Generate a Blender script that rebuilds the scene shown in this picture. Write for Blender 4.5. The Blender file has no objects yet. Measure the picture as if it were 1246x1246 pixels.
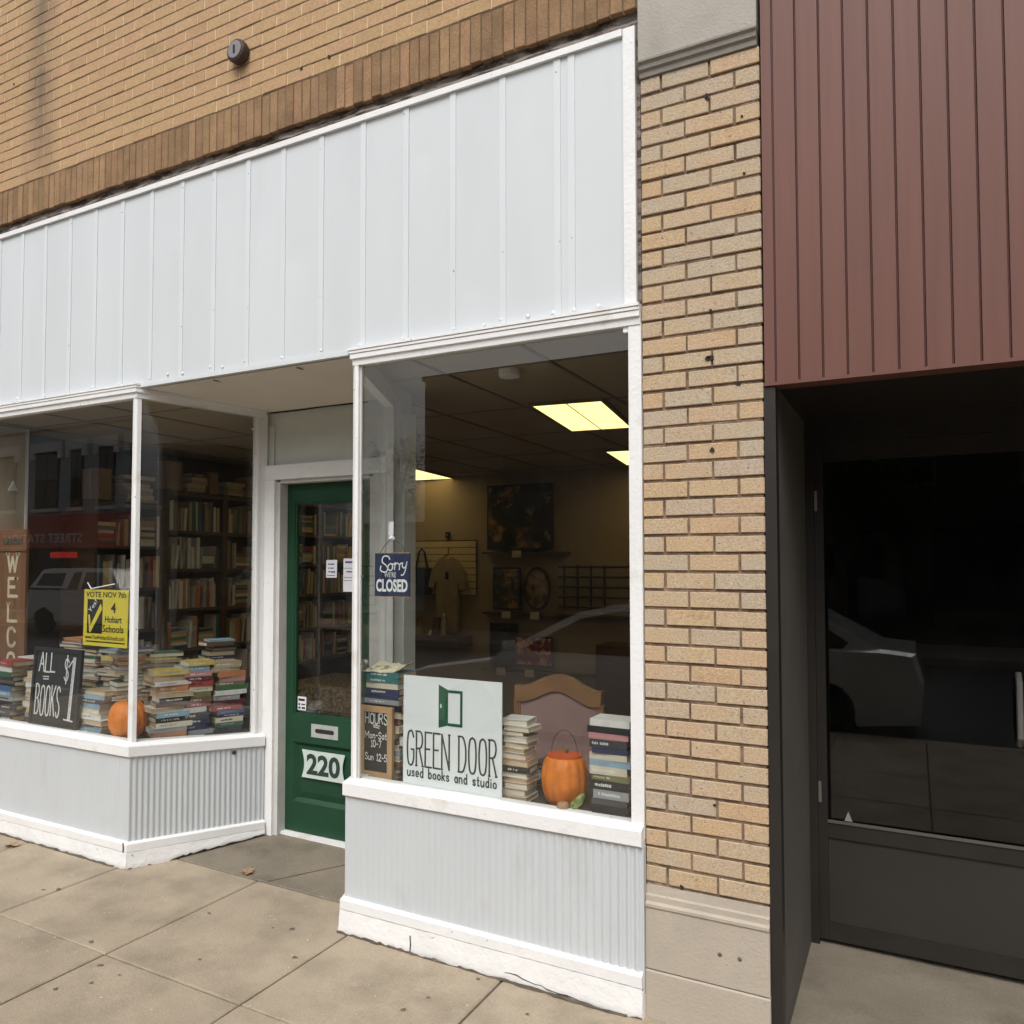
import bpy, math, random
from mathutils import Vector, Matrix
rad = math.radians
random.seed(11)
sc = bpy.context.scene
col = sc.collection

# ------------------------------------------------------------------ camera
CAM = Vector((0.4501, -3.0991, 1.6549))
yaw, pitch, roll = 0.5289, 0.0386, 0.0026
Fw = Vector((-math.sin(yaw)*math.cos(pitch), math.cos(yaw)*math.cos(pitch), math.sin(pitch)))
Rt = Vector((math.cos(yaw), math.sin(yaw), 0)); Up = Rt.cross(Fw)
R2 = Rt*math.cos(roll)+Up*math.sin(roll); U2 = -Rt*math.sin(roll)+Up*math.cos(roll)
cd = bpy.data.cameras.new('camera'); cam = bpy.data.objects.new('camera', cd); col.objects.link(cam)
m = Matrix.Identity(4)
for i in range(3):
    m[i][0] = R2[i]; m[i][1] = U2[i]; m[i][2] = -Fw[i]; m[i][3] = CAM[i]
cam.matrix_world = m
cd.sensor_width = 36; cd.lens = 29.08; cd.shift_x = 0.0797; cd.shift_y = 0.0207
cd.clip_start = 0.05; cd.clip_end = 3000
sc.camera = cam

# ------------------------------------------------------------------ overcast sky, veiled sun, exposure
SUN_EL, SUN_AZ = 52, 168      # azimuth: clockwise from +Y (north); sun stands in front of the shop
w = bpy.data.worlds.new('World'); sc.world = w; w.use_nodes = True
nt = w.node_tree; nt.nodes.clear()
sky = nt.nodes.new('ShaderNodeTexSky'); sky.sky_type = 'NISHITA'; sky.sun_disc = False
sky.sun_elevation = rad(SUN_EL); sky.sun_rotation = rad(SUN_AZ)
sky.air_density = 1.0; sky.dust_density = 6.0; sky.ozone_density = 1.0
hs = nt.nodes.new('ShaderNodeHueSaturation'); hs.inputs['Saturation'].default_value = 0.22
bg = nt.nodes.new('ShaderNodeBackground'); bg.inputs['Strength'].default_value = 0.13
wo = nt.nodes.new('ShaderNodeOutputWorld')
nt.links.new(sky.outputs[0], hs.inputs['Color']); nt.links.new(hs.outputs[0], bg.inputs[0]); nt.links.new(bg.outputs[0], wo.inputs[0])
sl = bpy.data.lights.new('sun', 'SUN'); sl.energy = 0.9; sl.angle = rad(30); sl.color = (1.0, 0.985, 0.965)
so = bpy.data.objects.new('sun', sl); col.objects.link(so)
sdir = Vector((math.sin(rad(SUN_AZ))*math.cos(rad(SUN_EL)), math.cos(rad(SUN_AZ))*math.cos(rad(SUN_EL)), math.sin(rad(SUN_EL))))
so.rotation_euler = (-sdir).to_track_quat('-Z', 'Y').to_euler(); so.location = (0, -20, 30)
vs = sc.view_settings
vs.view_transform = 'Standard'; vs.look = 'None'; vs.exposure = 0.30; vs.gamma = 1.0; vs.use_curve_mapping = False
sc.render.resolution_x = 1024; sc.render.resolution_y = 1024
try:
    sc.cycles.transparent_max_bounces = 24; sc.cycles.max_bounces = 7; sc.cycles.diffuse_bounces = 3; sc.cycles.glossy_bounces = 3
except Exception: pass

# ------------------------------------------------------------------ materials
MATS = {}
def mat(key, c, rough=.6, var=.12, scale=4.0, bump=0.0, bscale=60.0, spec=.4, metal=0.0, rnd=0.0, hrnd=0.0,
        speck=None, emit=0.0, c2=None, stretch=None, c2lo=.45, c2hi=.6, c2scale=None, streak=None, coat=0.0, grain=None):
    if key in MATS: return MATS[key]
    ma = bpy.data.materials.new(key); ma.use_nodes = True; t = ma.node_tree; N = t.nodes; L = t.links
    b = N['Principled BSDF']; b.inputs['Roughness'].default_value = rough; b.inputs['Metallic'].default_value = metal
    b.inputs['Specular IOR Level'].default_value = spec
    if coat: b.inputs['Coat Weight'].default_value = coat
    geo = N.new('ShaderNodeNewGeometry'); pos = geo.outputs['Position']
    if stretch:
        mp = N.new('ShaderNodeMapping'); mp.inputs['Scale'].default_value = stretch; L.new(pos, mp.inputs[0]); pos = mp.outputs[0]
    def noise(s, det=3, ro=.6):
        n = N.new('ShaderNodeTexNoise'); n.inputs['Scale'].default_value = s; n.inputs['Detail'].default_value = det
        n.inputs['Roughness'].default_value = ro; L.new(pos, n.inputs['Vector']); return n.outputs['Fac']
    def rng(src, a, b_, lo, hi):
        r = N.new('ShaderNodeMapRange'); r.inputs[1].default_value = a; r.inputs[2].default_value = b_
        r.inputs[3].default_value = lo; r.inputs[4].default_value = hi; L.new(src, r.inputs[0]); return r.outputs[0]
    def math_(op, a, b_):
        x = N.new('ShaderNodeMath'); x.operation = op
        for i, v in ((0, a), (1, b_)):
            if hasattr(v, 'is_linked'): L.new(v, x.inputs[i])
            else: x.inputs[i].default_value = v
        return x.outputs[0]
    def mix(fac, a, b_):
        x = N.new('ShaderNodeMix'); x.data_type = 'RGBA'
        L.new(fac, x.inputs[0])
        for i, v in ((6, a), (7, b_)):
            if hasattr(v, 'is_linked'): L.new(v, x.inputs[i])
            else: x.inputs[i].default_value = (*v, 1)
        return x.outputs[2]
    cur = None
    rv = None
    if rnd or hrnd or (c2 and c2scale == 'rnd'):
        oi = N.new('ShaderNodeObjectInfo')
        rv = math_('FRACT', math_('ADD', math_('MULTIPLY', oi.outputs['Random'], 1.0), math_('MULTIPLY', geo.outputs['Random Per Island'], 7.31)), 0)
    rgb = N.new('ShaderNodeRGB'); rgb.outputs[0].default_value = (*c, 1); cur = rgb.outputs[0]
    if c2:
        if c2scale == 'rnd':
            f = math_('ADD', math_('MULTIPLY', rv, .5), math_('MULTIPLY', noise(scale, 4), .85))
            cur = mix(rng(f, c2lo, c2hi, 0, 1), cur, c2)
        else:
            cur = mix(rng(noise(c2scale or scale, 5), c2lo, c2hi, 0, 1), cur, c2)
    h = N.new('ShaderNodeHueSaturation'); L.new(cur, h.inputs['Color'])
    val = rng(noise(scale), .3, .7, 1-var, 1+var)
    if grain: val = math_('MULTIPLY', val, rng(noise(grain[0], 2), .3, .7, 1-grain[1], 1+grain[1]))
    if rnd: val = math_('MULTIPLY', val, rng(rv, 0, 1, 1-rnd, 1+rnd))
    L.new(val, h.inputs['Value'])
    if hrnd: L.new(rng(math_('FRACT', math_('MULTIPLY', rv, 17.3), 0), 0, 1, .5-hrnd, .5+hrnd), h.inputs['Hue'])
    cur = h.outputs[0]
    if speck:
        sscale, thr, scol = speck
        cur = mix(rng(noise(sscale, 2, .5), thr, thr+.04, 0, 1), cur, scol)
    if streak:
        x0, wd, scol, amt = streak
        sx = N.new('ShaderNodeSeparateXYZ'); L.new(geo.outputs['Position'], sx.inputs[0])
        d = math_('ABSOLUTE', math_('ADD', sx.outputs[0], -x0), 0)
        f = math_('MULTIPLY', rng(d, 0, wd, amt, 0), rng(noise(3.0), .3, .62, .25, 1))
        cur = mix(f, cur, scol)
    L.new(cur, b.inputs['Base Color'])
    if bump:
        bp = N.new('ShaderNodeBump'); bp.inputs['Strength'].default_value = bump; bp.inputs['Distance'].default_value = .01
        L.new(noise(bscale, 3), bp.inputs['Height']); L.new(bp.outputs[0], b.inputs['Normal'])
    if emit:
        b.inputs['Emission Color'].default_value = (*c, 1); b.inputs['Emission Strength'].default_value = emit
    MATS[key] = ma; return ma

def glass(key, tint, dirt=0.0, rough=0.0):
    ma = bpy.data.materials.new(key); ma.use_nodes = True; t = ma.node_tree; N = t.nodes; L = t.links; N.clear()
    out = N.new('ShaderNodeOutputMaterial'); tr = N.new('ShaderNodeBsdfTransparent'); tr.inputs[0].default_value = (*tint, 1)
    gl = N.new('ShaderNodeBsdfGlossy'); gl.inputs['Roughness'].default_value = rough; gl.inputs['Color'].default_value = (1, 1, 1, 1)
    geo = N.new('ShaderNodeNewGeometry')
    io = N.new('ShaderNodeMapRange'); io.inputs[3].default_value = 1.52; io.inputs[4].default_value = 1/1.52
    L.new(geo.outputs['Backfacing'], io.inputs[0])
    fr = N.new('ShaderNodeFresnel'); L.new(io.outputs[0], fr.inputs['IOR'])
    mx = N.new('ShaderNodeMixShader'); L.new(fr.outputs[0], mx.inputs[0]); L.new(tr.outputs[0], mx.inputs[1]); L.new(gl.outputs[0], mx.inputs[2])
    last = mx.outputs[0]
    if dirt:
        df = N.new('ShaderNodeBsdfDiffuse'); df.inputs[0].default_value = (.75, .74, .7, 1)
        n = N.new('ShaderNodeTexNoise'); n.inputs['Scale'].default_value = 2.2; n.inputs['Detail'].default_value = 9; n.inputs['Roughness'].default_value = .7
        L.new(geo.outputs['Position'], n.inputs['Vector'])
        r = N.new('ShaderNodeMapRange'); r.inputs[1].default_value = .4; r.inputs[2].default_value = .8; r.inputs[4].default_value = dirt
        L.new(n.outputs['Fac'], r.inputs[0])
        m2 = N.new('ShaderNodeMixShader'); L.new(r.outputs[0], m2.inputs[0]); L.new(last, m2.inputs[1]); L.new(df.outputs[0], m2.inputs[2]); last = m2.outputs[0]
    L.new(last, out.inputs[0]); MATS[key] = ma; return ma

GLASS = glass('window_glass', (.965, .975, .97), .005)
DGLASS = glass('dark_tinted_glass', (.30, .32, .31), .01)
WHITE = mat('white_trim_paint', (.80, .80, .795), .42, .05, 3, .2, 60, c2=(.60, .575, .52), c2lo=.58, c2hi=.80, c2scale=6, speck=(38, .735, (.36, .31, .26)))
FASC = mat('fascia_sheet_paint', (.622, .652, .672), .36, .03, 1.6, .30, 3.2, c2=(.575, .605, .625), c2lo=.55, c2hi=.8, c2scale=2.0, stretch=(1.5, 1, .35))
BATT = mat('fascia_batten_paint', (.655, .69, .71), .40, .03, 2, .1, 60)
GREY = mat('light_grey_bulkhead_paint', (.545, .572, .590), .45, .03, 2, .06, 50, c2=(.47, .49, .50), c2lo=.55, c2hi=.8, c2scale=4, stretch=(2, 2, .6))
BASE = mat('chipped_white_masonry_paint', (.80, .80, .79), .6, .05, 6, .35, 40, c2=(.16, .14, .12), c2lo=.685, c2hi=.71, c2scale=13)
CEILP = mat('recess_ceiling_paint', (.74, .69, .61), .6, .05, 2, .15, 40)
SAGE = mat('pale_recess_wall_paint', (.60, .625, .58), .6, .06, 2, .15, 30)
JAMB = mat('greyed_jamb_paint', (.58, .57, .54), .55, .08, 6, .15, 50)
GREEN = mat('green_door_paint', (.015, .058, .029), .45, .14, 4, .12, 70, spec=.25)
DARKJ = mat('dark_gap', (.03, .026, .022), .9, .3, 12)
RUST = mat('weathered_lintel', (.25, .215, .19), .85, .3, 9, .6, 40, c2=(.05, .033, .024), c2lo=.46, c2hi=.58, c2scale=9, stretch=(1, 1, 3))
UBR = mat('tan_wall_brick', (.510, .335, .176), .85, .12, 9, .3, 130, rnd=.17, hrnd=.007, grain=(70, .14), c2=(.36, .23, .13), c2lo=.45, c2hi=1.05, c2scale='rnd', streak=(-4.16, .20, (.14, .105, .075), .8))
SOL = mat('brown_soldier_brick', (.272, .166, .086), .85, .2, 9, .5, 120, rnd=.20, hrnd=.006, grain=(90, .14))
UMORT = mat('wall_mortar', (.62, .46, .29), .95, .2, 20, .4, 150, streak=(-4.22, .22, (.08, .06, .045), .7))
PBR = mat('buff_pier_brick', (.575, .405, .240), .85, .10, 11, .35, 150, rnd=.12, hrnd=.004, grain=(130, .16), c2=(.40, .325, .240), c2lo=.44, c2hi=.92, c2scale='rnd', speck=(85, .665, (.24, .18, .13)))
PMORT = mat('dark_pier_mortar', (.25, .175, .122), .95, .3, 25, .5, 110, c2=(.12, .08, .055), c2lo=.45, c2hi=.65, c2scale=9)
STONE = mat('cast_stone', (.435, .38, .312), .85, .07, 3, .25, 90, c2=(.37, .325, .27), c2lo=.52, c2hi=.75, c2scale=3.5, speck=(60, .72, (.30, .26, .22)))
STONEC = mat('grey_cap_stone', (.39, .36, .315), .85, .10, 3, .3, 90, c2=(.32, .295, .26), c2lo=.52, c2hi=.75, c2scale=3.5)
CONC = mat('sidewalk_concrete', (.352, .290, .212), .9, .09, 2.6, .4, 140, rnd=.05, grain=(120, .11), c2=(.235, .195, .142), c2lo=.45, c2hi=.76, c2scale=3.4, speck=(70, .72, (.36, .31, .25)))
CONC2 = mat('shaded_entry_concrete', (.205, .175, .132), .9, .14, 3, .35, 140, grain=(110, .12), c2=(.135, .114, .085), c2lo=.5, c2hi=.7, c2scale=2.5)  # pavement concrete with the shade of the recess put into its colour
GAPM = mat('joint_dirt', (.11, .088, .065), .95, .3, 20)
ASPH = mat('asphalt', (.055, .055, .056), .9, .2, 3, .5, 200)
MAROON = mat('maroon_metal_cladding', (.148, .064, .048), .5, .10, 2.5, .12, 5, spec=.35, stretch=(6, 1, .35), rnd=.05)
MAROOND = mat('maroon_groove', (.105, .040, .035), .6, .1, 3)
BRONZE = mat('dark_bronze_aluminium', (.022, .019, .016), .45, .15, 6, spec=.4)
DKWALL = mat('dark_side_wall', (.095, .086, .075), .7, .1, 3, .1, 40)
WALLIN = mat('shop_wall_tan', (.35, .27, .185), .8, .06, 1.5)
CEILIN = mat('ceiling_tile', (.40, .335, .255), .9, .06, 2, .1, 90)
TBAR = mat('ceiling_bar', (.22, .18, .14), .6, .05, 3)
FLOORIN = mat('shop_floor', (.20, .15, .105), .6, .2, 3)
DECK = mat('display_deck', (.06, .05, .042), .6, .25, 8)
WOODD = mat('dark_bookcase_wood', (.085, .050, .030), .5, .3, 3, .1, 60, stretch=(1, 1, 6))
WOODM = mat('golden_chair_wood', (.22, .110, .045), .38, .2, 6, .05, 60, coat=.2)
WOODB = mat('pine_frame_wood', (.45, .28, .135), .6, .15, 10)
CREAMW = mat('cream_wood_panel', (.50, .43, .33), .6, .1, 2, stretch=(3, 3, .3))
SLATM = mat('slat_panel_tan', (.62, .50, .30), .6, .05, 2)
CHALK = mat('chalkboard_slate', (.018, .019, .020), .7, .3, 5)
CHALKW = mat('chalk_marks', (.62, .63, .62), .9, .2, 60)
BLACK = mat('black_print', (.012, .012, .012), .6, .1, 5)
NAVY = mat('navy_sign_print', (.022, .032, .075), .5, .12, 8)
OFFW = mat('off_white_print', (.78, .79, .77), .6, .03, 5)
SIGNW = mat('pale_sign_board', (.70, .735, .74), .5, .02, 3)
DKG = mat('dark_green_print', (.02, .095, .05), .5, .05, 5)
DKGL = mat('dark_letter_print', (.025, .045, .04), .5, .05, 5)
YELL = mat('yellow_sign_card', (.62, .52, .05), .5, .05, 4)
ORANGE = mat('orange_pumpkin_skin', (.64, .185, .018), .45, .18, 12, .15, 60, spec=.3, c2=(.50, .125, .015), c2lo=.45, c2hi=.7, c2scale=14)
ORIM = mat('orange_red_rim', (.55, .085, .02), .45, .1, 9)
STEM = mat('pumpkin_stem', (.20, .16, .09), .8, .2, 20)
MAUVE = mat('mauve_upholstery', (.265, .165, .145), .85, .1, 5, .2, 220)
PAPER = mat('white_notice_paper', (.72, .72, .76), .6, .02, 3)
INK = mat('notice_ink', (.10, .10, .22), .7, .05, 3)
PAGE = [mat('book_pages_cream', (.56, .46, .32), .85, .12, 40, .3, 260, stretch=(1, 1, 8)), mat('book_pages_tan', (.46, .35, .22), .85, .12, 40, .3, 260, stretch=(1, 1, 8)), mat('book_pages_white', (.64, .58, .47), .85, .1, 40, .3, 260, stretch=(1, 1, 8))]
METAL = mat('dull_metal', (.30, .29, .28), .4, .1, 10, metal=.8)
WIRE = mat('dark_wire', (.04, .035, .03), .5, .1, 10)
LAMP = mat('lit_lamp_diffuser', (1.0, .77, .31), .6, 0, 2, emit=1.6)
TYRE = mat('tyre_rubber', (.015, .015, .015), .8, .1, 10)
CARP = mat('grey_car_paint', (.78, .78, .78), .22, .02, 2, spec=.6, coat=1.0)
TRUP = mat('white_truck_paint', (.80, .79, .76), .35, .03, 2, spec=.5, coat=.3)
CARG = mat('car_glass', (.012, .013, .014), .05, 0, 2, spec=.6)
OPA = mat('grey_opposite_wall_paint', (.42, .47, .49), .8, .08, 2, .2, 20)
OPT = mat('pale_opposite_trim', (.80, .80, .78), .7, .06, 4)
OPR = mat('red_sign_band', (.52, .085, .07), .6, .1, 3)
OPB = mat('brown_opposite_brick', (.055, .040, .030), .85, .2, 8, .3, 60)
LED = mat('red_led', (1.0, .05, .04), .5, 0, 2, emit=.8)
BARK = mat('bark', (.10, .075, .055), .9, .3, 12, .6, 40)
LEAF = mat('street_tree_leaf', (.05, .10, .025), .6, .25, 6, rnd=.3)
DRY = mat('dry_leaf', (.30, .19, .11), .8, .2, 20)
GUM = mat('gum_blot', (.13, .105, .08), .7, .2, 30)
def c_(n, c, **k): return mat('book_cover_'+n.replace(' ', '_'), c, .45, .10, 14, spec=.4, **k)
def soft(c): l = .3*c[0]+.6*c[1]+.1*c[2]; return tuple(x*.78+l*.22 for x in c)
COV = {n: c_(n, soft(c)) for n, c in {
 'white': (.62, .61, .57), 'cream': (.58, .50, .36), 'tan': (.40, .29, .16), 'brown': (.14, .075, .04), 'black': (.016, .016, .018), 'charcoal': (.06, .06, .065),
 'grey': (.27, .28, .29), 'navy': (.025, .035, .10), 'blue': (.05, .12, .28), 'light blue': (.20, .36, .48), 'teal': (.02, .16, .16), 'green': (.035, .13, .05),
 'olive': (.16, .16, .05), 'red': (.36, .03, .025), 'maroon': (.13, .02, .025), 'orange': (.52, .17, .04), 'yellow': (.56, .40, .05), 'pink': (.50, .20, .20), 'purple': (.10, .05, .18)}.items()}
NAMES = list(COV)

# ------------------------------------------------------------------ mesh helpers
W = {}
class MB:
    def __init__(s): s.v = []; s.f = []; s.mi = []; s.cur = 0
    def add(s, vs, fs):
        b = len(s.v); s.v += [tuple(v) for v in vs]
        for f in fs: s.f.append(tuple(b+i for i in f)); s.mi.append(s.cur)
        return s
    def frame_box(s, o, a, b, c):           # o corner; a,b,c edge vectors (right handed)
        o = Vector(o); a = Vector(a); b = Vector(b); c = Vector(c)
        v = [o, o+a, o+a+b, o+b, o+c, o+a+c, o+a+b+c, o+b+c]
        fs = [(0, 3, 2, 1), (4, 5, 6, 7), (0, 1, 5, 4), (1, 2, 6, 5), (2, 3, 7, 6), (3, 0, 4, 7)]
        if a.cross(b).dot(c) < 0: fs = [tuple(reversed(f)) for f in fs]
        return s.add(v, fs)
    def box(s, x0, x1, y0, y1, z0, z1):
        return s.frame_box((x0, y0, z0), (x1-x0, 0, 0), (0, y1-y0, 0), (0, 0, z1-z0))
    def prism(s, poly, vec):                # extrude a 3d polygon along vec
        n = len(poly); p = [Vector(q) for q in poly]; vec = Vector(vec)
        nrm = Vector((0, 0, 0))
        for i in range(n): nrm += p[i].cross(p[(i+1) % n])
        v = p+[q+vec for q in p]
        fs = [tuple(reversed(range(n))), tuple(range(n, 2*n))]+[(i, (i+1) % n, (i+1) % n+n, i+n) for i in range(n)]
        if nrm.dot(vec) < 0: fs = [tuple(reversed(f)) for f in fs]
        return s.add(v, fs)
    def tube(s, path, r, n=8, cap=True):
        path = [Vector(p) for p in path]; rs = r if isinstance(r, (list, tuple)) else [r]*len(path)
        rings = []; prev = None
        for i, p in enumerate(path):
            d = (path[min(i+1, len(path)-1)]-path[max(i-1, 0)]).normalized()
            if prev is None: u = d.orthogonal().normalized()
            else:
                u = prev-d*prev.dot(d); u = u.normalized() if u.length > 1e-6 else d.orthogonal().normalized()
            prev = u; v = d.cross(u)
            rings.append([p+(u*math.cos(2*math.pi*k/n)+v*math.sin(2*math.pi*k/n))*rs[i] for k in range(n)])
        vs = [q for rg in rings for q in rg]; fs = []
        for i in range(len(rings)-1):
            for k in range(n): fs.append((i*n+k, i*n+(k+1) % n, (i+1)*n+(k+1) % n, (i+1)*n+k))
        if cap: fs += [tuple(reversed(range(n))), tuple(range((len(rings)-1)*n, len(rings)*n))]
        return s.add(vs, fs)
    def lathe(s, c, prof, n=16, axis='z', fn=None):
        c = Vector(c); vs = []
        for r, z in prof:
            for k in range(n):
                a = 2*math.pi*k/n; rr = r*(fn(a, z) if fn else 1)
                if axis == 'z': vs.append(c+Vector((rr*math.cos(a), rr*math.sin(a), z)))
                else: vs.append(c+Vector((rr*math.cos(a), -z, rr*math.sin(a))))
        fs = []
        for i in range(len(prof)-1):
            for k in range(n): fs.append((i*n+k, i*n+(k+1) % n, (i+1)*n+(k+1) % n, (i+1)*n+k))
        fs += [tuple(reversed(range(n))), tuple(range((len(prof)-1)*n, len(prof)*n))]
        return s.add(vs, fs)
    def sweep(s, prof, path, dz=None, caps=True):   # prof: closed (offset outward, z); path: (x,y) going so that outward is on the right
        n = len(prof); P = [Vector((p[0], p[1])) for p in path]; rings = []
        for i, p in enumerate(P):
            ds = []
            if i > 0: ds.append((p-P[i-1]).normalized())
            if i < len(P)-1: ds.append((P[i+1]-p).normalized())
            ns = [Vector((d.y, -d.x)) for d in ds]
            nn = ns[0] if len(ns) == 1 else (ns[0]+ns[1])/(1+ns[0].dot(ns[1]))
            z_ = dz[i] if dz else 0
            rings.append([Vector((p.x+nn.x*o, p.y+nn.y*o, z+z_)) for o, z in prof])
        vs = [q for r in rings for q in r]; fs = []
        for i in range(len(rings)-1):
            for k in range(n): fs.append((i*n+k, i*n+(k+1) % n, (i+1)*n+(k+1) % n, (i+1)*n+k))
        if caps: fs += [tuple(reversed(range(n))), tuple(range((len(rings)-1)*n, len(rings)*n))]
        return s.add(vs, fs)
    def build(s, name, mats, parent=None, origin=None, smooth=False, kind=None):
        if parent is not None: o = W[parent.name]
        elif origin is not None: o = Vector(origin)
        else:
            xs = [v[0] for v in s.v]; ys = [v[1] for v in s.v]; zs = [v[2] for v in s.v]
            o = Vector(((min(xs)+max(xs))/2, (min(ys)+max(ys))/2, min(zs)))
        me = bpy.data.meshes.new(name)
        me.from_pydata([(v[0]-o.x, v[1]-o.y, v[2]-o.z) for v in s.v], [], s.f)
        for ma in (mats if isinstance(mats, (list, tuple)) else [mats]): me.materials.append(ma)
        if any(s.mi): me.polygons.foreach_set('material_index', s.mi)
        if smooth: me.polygons.foreach_set('use_smooth', [True]*len(me.polygons))
        me.update()
        ob = bpy.data.objects.new(name, me); col.objects.link(ob)
        if parent is not None: ob.parent = parent
        else: ob.location = o
        W[ob.name] = o
        if kind: ob['kind'] = kind
        return ob
def tag(o, label, cat, group=None):
    o['label'] = label; o['category'] = cat
    if group: o['group'] = group
    return o
def thing(name, loc, label, cat, group=None):
    o = bpy.data.objects.new(name, None); col.objects.link(o); o.location = loc; o.empty_display_size = .1
    W[o.name] = Vector(loc); return tag(o, label, cat, group)
def fixn(ob):                                   # consistent outward normals
    import bmesh
    bm = bmesh.new(); bm.from_mesh(ob.data); bmesh.ops.recalc_face_normals(bm, faces=bm.faces); bm.to_mesh(ob.data); bm.free(); return ob
ORD = ['first', 'second', 'third', 'fourth', 'fifth', 'sixth', 'seventh', 'eighth', 'ninth', 'tenth', 'eleventh', 'twelfth', 'thirteenth', 'fourteenth', 'fifteenth', 'sixteenth', 'seventeenth', 'eighteenth', 'nineteenth', 'twentieth']
ORD += ['twenty-'+x for x in ORD[:9]]+['thirtieth']+['thirty-'+x for x in ORD[:9]]
def gz(x, y=0): return -0.0095*x                # ground height along the sloping pavement

# ------------------------------------------------------------------ lettering
def catmull(p, k=5):
    if len(p) < 3: return p
    q = [p[0]]+list(p)+[p[-1]]; out = []
    for i in range(1, len(q)-2):
        for j in range(k):
            t = j/k
            out.append(tuple(.5*((2*q[i][a])+(-q[i-1][a]+q[i+1][a])*t+(2*q[i-1][a]-5*q[i][a]+4*q[i+1][a]-q[i+2][a])*t*t+(-q[i-1][a]+3*q[i][a]-3*q[i+1][a]+q[i+2][a])*t**3) for a in (0, 1)))
    return out+[p[-1]]
O_ = '~.5,1 .15,.9 .02,.5 .15,.1 .5,0 .85,.1 .98,.5 .85,.9 .5,1'
GL = {
 'A': (1, '0,0 .5,1 1,0|.2,.38 .8,.38'), 'L': (.8, '0,1 0,0 1,0'), 'B': (.9, '0,0 0,1|~0,1 .6,.98 .9,.78 .6,.55 0,.53|~0,.53 .7,.5 1,.27 .7,.02 0,0'),
 'O': (1, O_), 'K': (.9, '0,0 0,1|1,1 0,.42|.3,.6 1,0'), 'S': (.85, '~.95,.85 .6,1 .2,.95 .05,.75 .3,.56 .7,.45 .95,.25 .75,.04 .35,0 .02,.15'),
 'H': (.95, '0,0 0,1|1,0 1,1|0,.5 1,.5'), 'U': (.95, '~0,1 0,.35 .15,.06 .5,0 .85,.06 1,.35 1,1'), 'R': (.9, '0,0 0,1|~0,1 .7,.98 .95,.76 .7,.54 0,.5|.45,.5 1,0'),
 'G': (.95, '~.95,.82 .75,.97 .5,1 .15,.9 .02,.5 .15,.1 .5,0 .8,.05 .98,.22|.98,.22 .98,.46 .6,.46'), 'E': (.8, '1,1 0,1 0,0 1,0|0,.52 .8,.52'),
 'N': (1, '0,0 0,1 1,0 1,1'), 'D': (.95, '0,0 0,1|~0,1 .6,.97 .95,.7 .98,.5 .95,.3 .6,.03 0,0'), 'M': (1.2, '0,0 0,1 .5,.35 1,1 1,0'), 'W': (1.25, '0,1 .25,0 .5,.8 .75,0 1,1'),
 'C': (.95, '~.97,.82 .75,.97 .5,1 .15,.9 .02,.5 .15,.1 .5,0 .8,.05 .98,.2'),
 '1': (.35, '.1,.85 .6,1 .6,0|0,0 1,0'), '0': (.8, O_), '2': (.8, '~.05,.8 .3,1 .75,.97 .95,.72 .6,.4 .02,0|.02,0 1,0'), '5': (.8, '.9,1 .1,1 .05,.58|~.05,.58 .5,.65 .95,.4 .75,.05 .3,0 .02,.12'), '7': (.8, '0,1 1,1 .35,0'),
 '-': (.5, '.1,.45 .9,.45'), '$': (.7, '~.95,.8 .6,.92 .2,.88 .05,.7 .3,.54 .7,.44 .95,.26 .75,.08 .35,.06 .02,.18|.5,1.08 .5,-.08'), ' ': (.6, ''),
 'u': (.7, '~0,.55 0,.2 .2,0 .6,0 .9,.2|.95,.55 .95,0'), 's': (.6, '~.95,.45 .6,.56 .15,.5 .2,.33 .75,.24 .9,.08 .5,0 .05,.08'), 'e': (.7, '~.05,.28 .95,.3 .8,.52 .4,.56 .08,.4 .08,.15 .4,0 .9,.08'),
 'd': (.7, '~.95,.3 .7,.55 .3,.54 .05,.28 .3,.02 .7,.02 .95,.25|.95,1 .95,0'), 'b': (.7, '0,1 0,0|~.03,.3 .3,.55 .7,.54 .95,.28 .7,.02 .3,.02 .03,.25'), 'o': (.7, '~.5,.56 .12,.45 .05,.28 .12,.1 .5,0 .88,.1 .95,.28 .88,.45 .5,.56'),
 'k': (.65, '0,1 0,0|.9,.55 .05,.24|.3,.34 .95,0'), 'a': (.7, '~.92,.3 .7,.55 .3,.54 .05,.28 .3,.02 .7,.02 .92,.25|.95,.55 .95,0'), 'n': (.7, '0,.55 0,0|~0,.35 .25,.54 .65,.54 .9,.38 .92,0'),
 't': (.5, '~.4,.9 .4,.2 .55,0 .95,.05|.0,.56 .9,.56'), 'i': (.2, '.5,.55 .5,0|.5,.78 .5,.84'), 'r': (.5, '0,.55 0,0|~0,.3 .3,.52 .9,.54'), 'y': (.7, '0,.55 .5,0|1,.55 .2,-.4')}
def ribbon(mb, pts, wd, fn):
    for i in range(len(pts)-1):
        a = Vector(pts[i]); b = Vector(pts[i+1]); d = b-a
        if d.length < 1e-7: continue
        d.normalize(); n = Vector((-d.y, d.x))*wd/2; e = d*wd*.35
        q = [a-e-n, b+e-n, b+e+n, a-e+n]
        off = (i % 3)*.00012
        mb.add([fn(p.x, p.y, off) for p in q], [(0, 1, 2, 3)])
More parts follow.
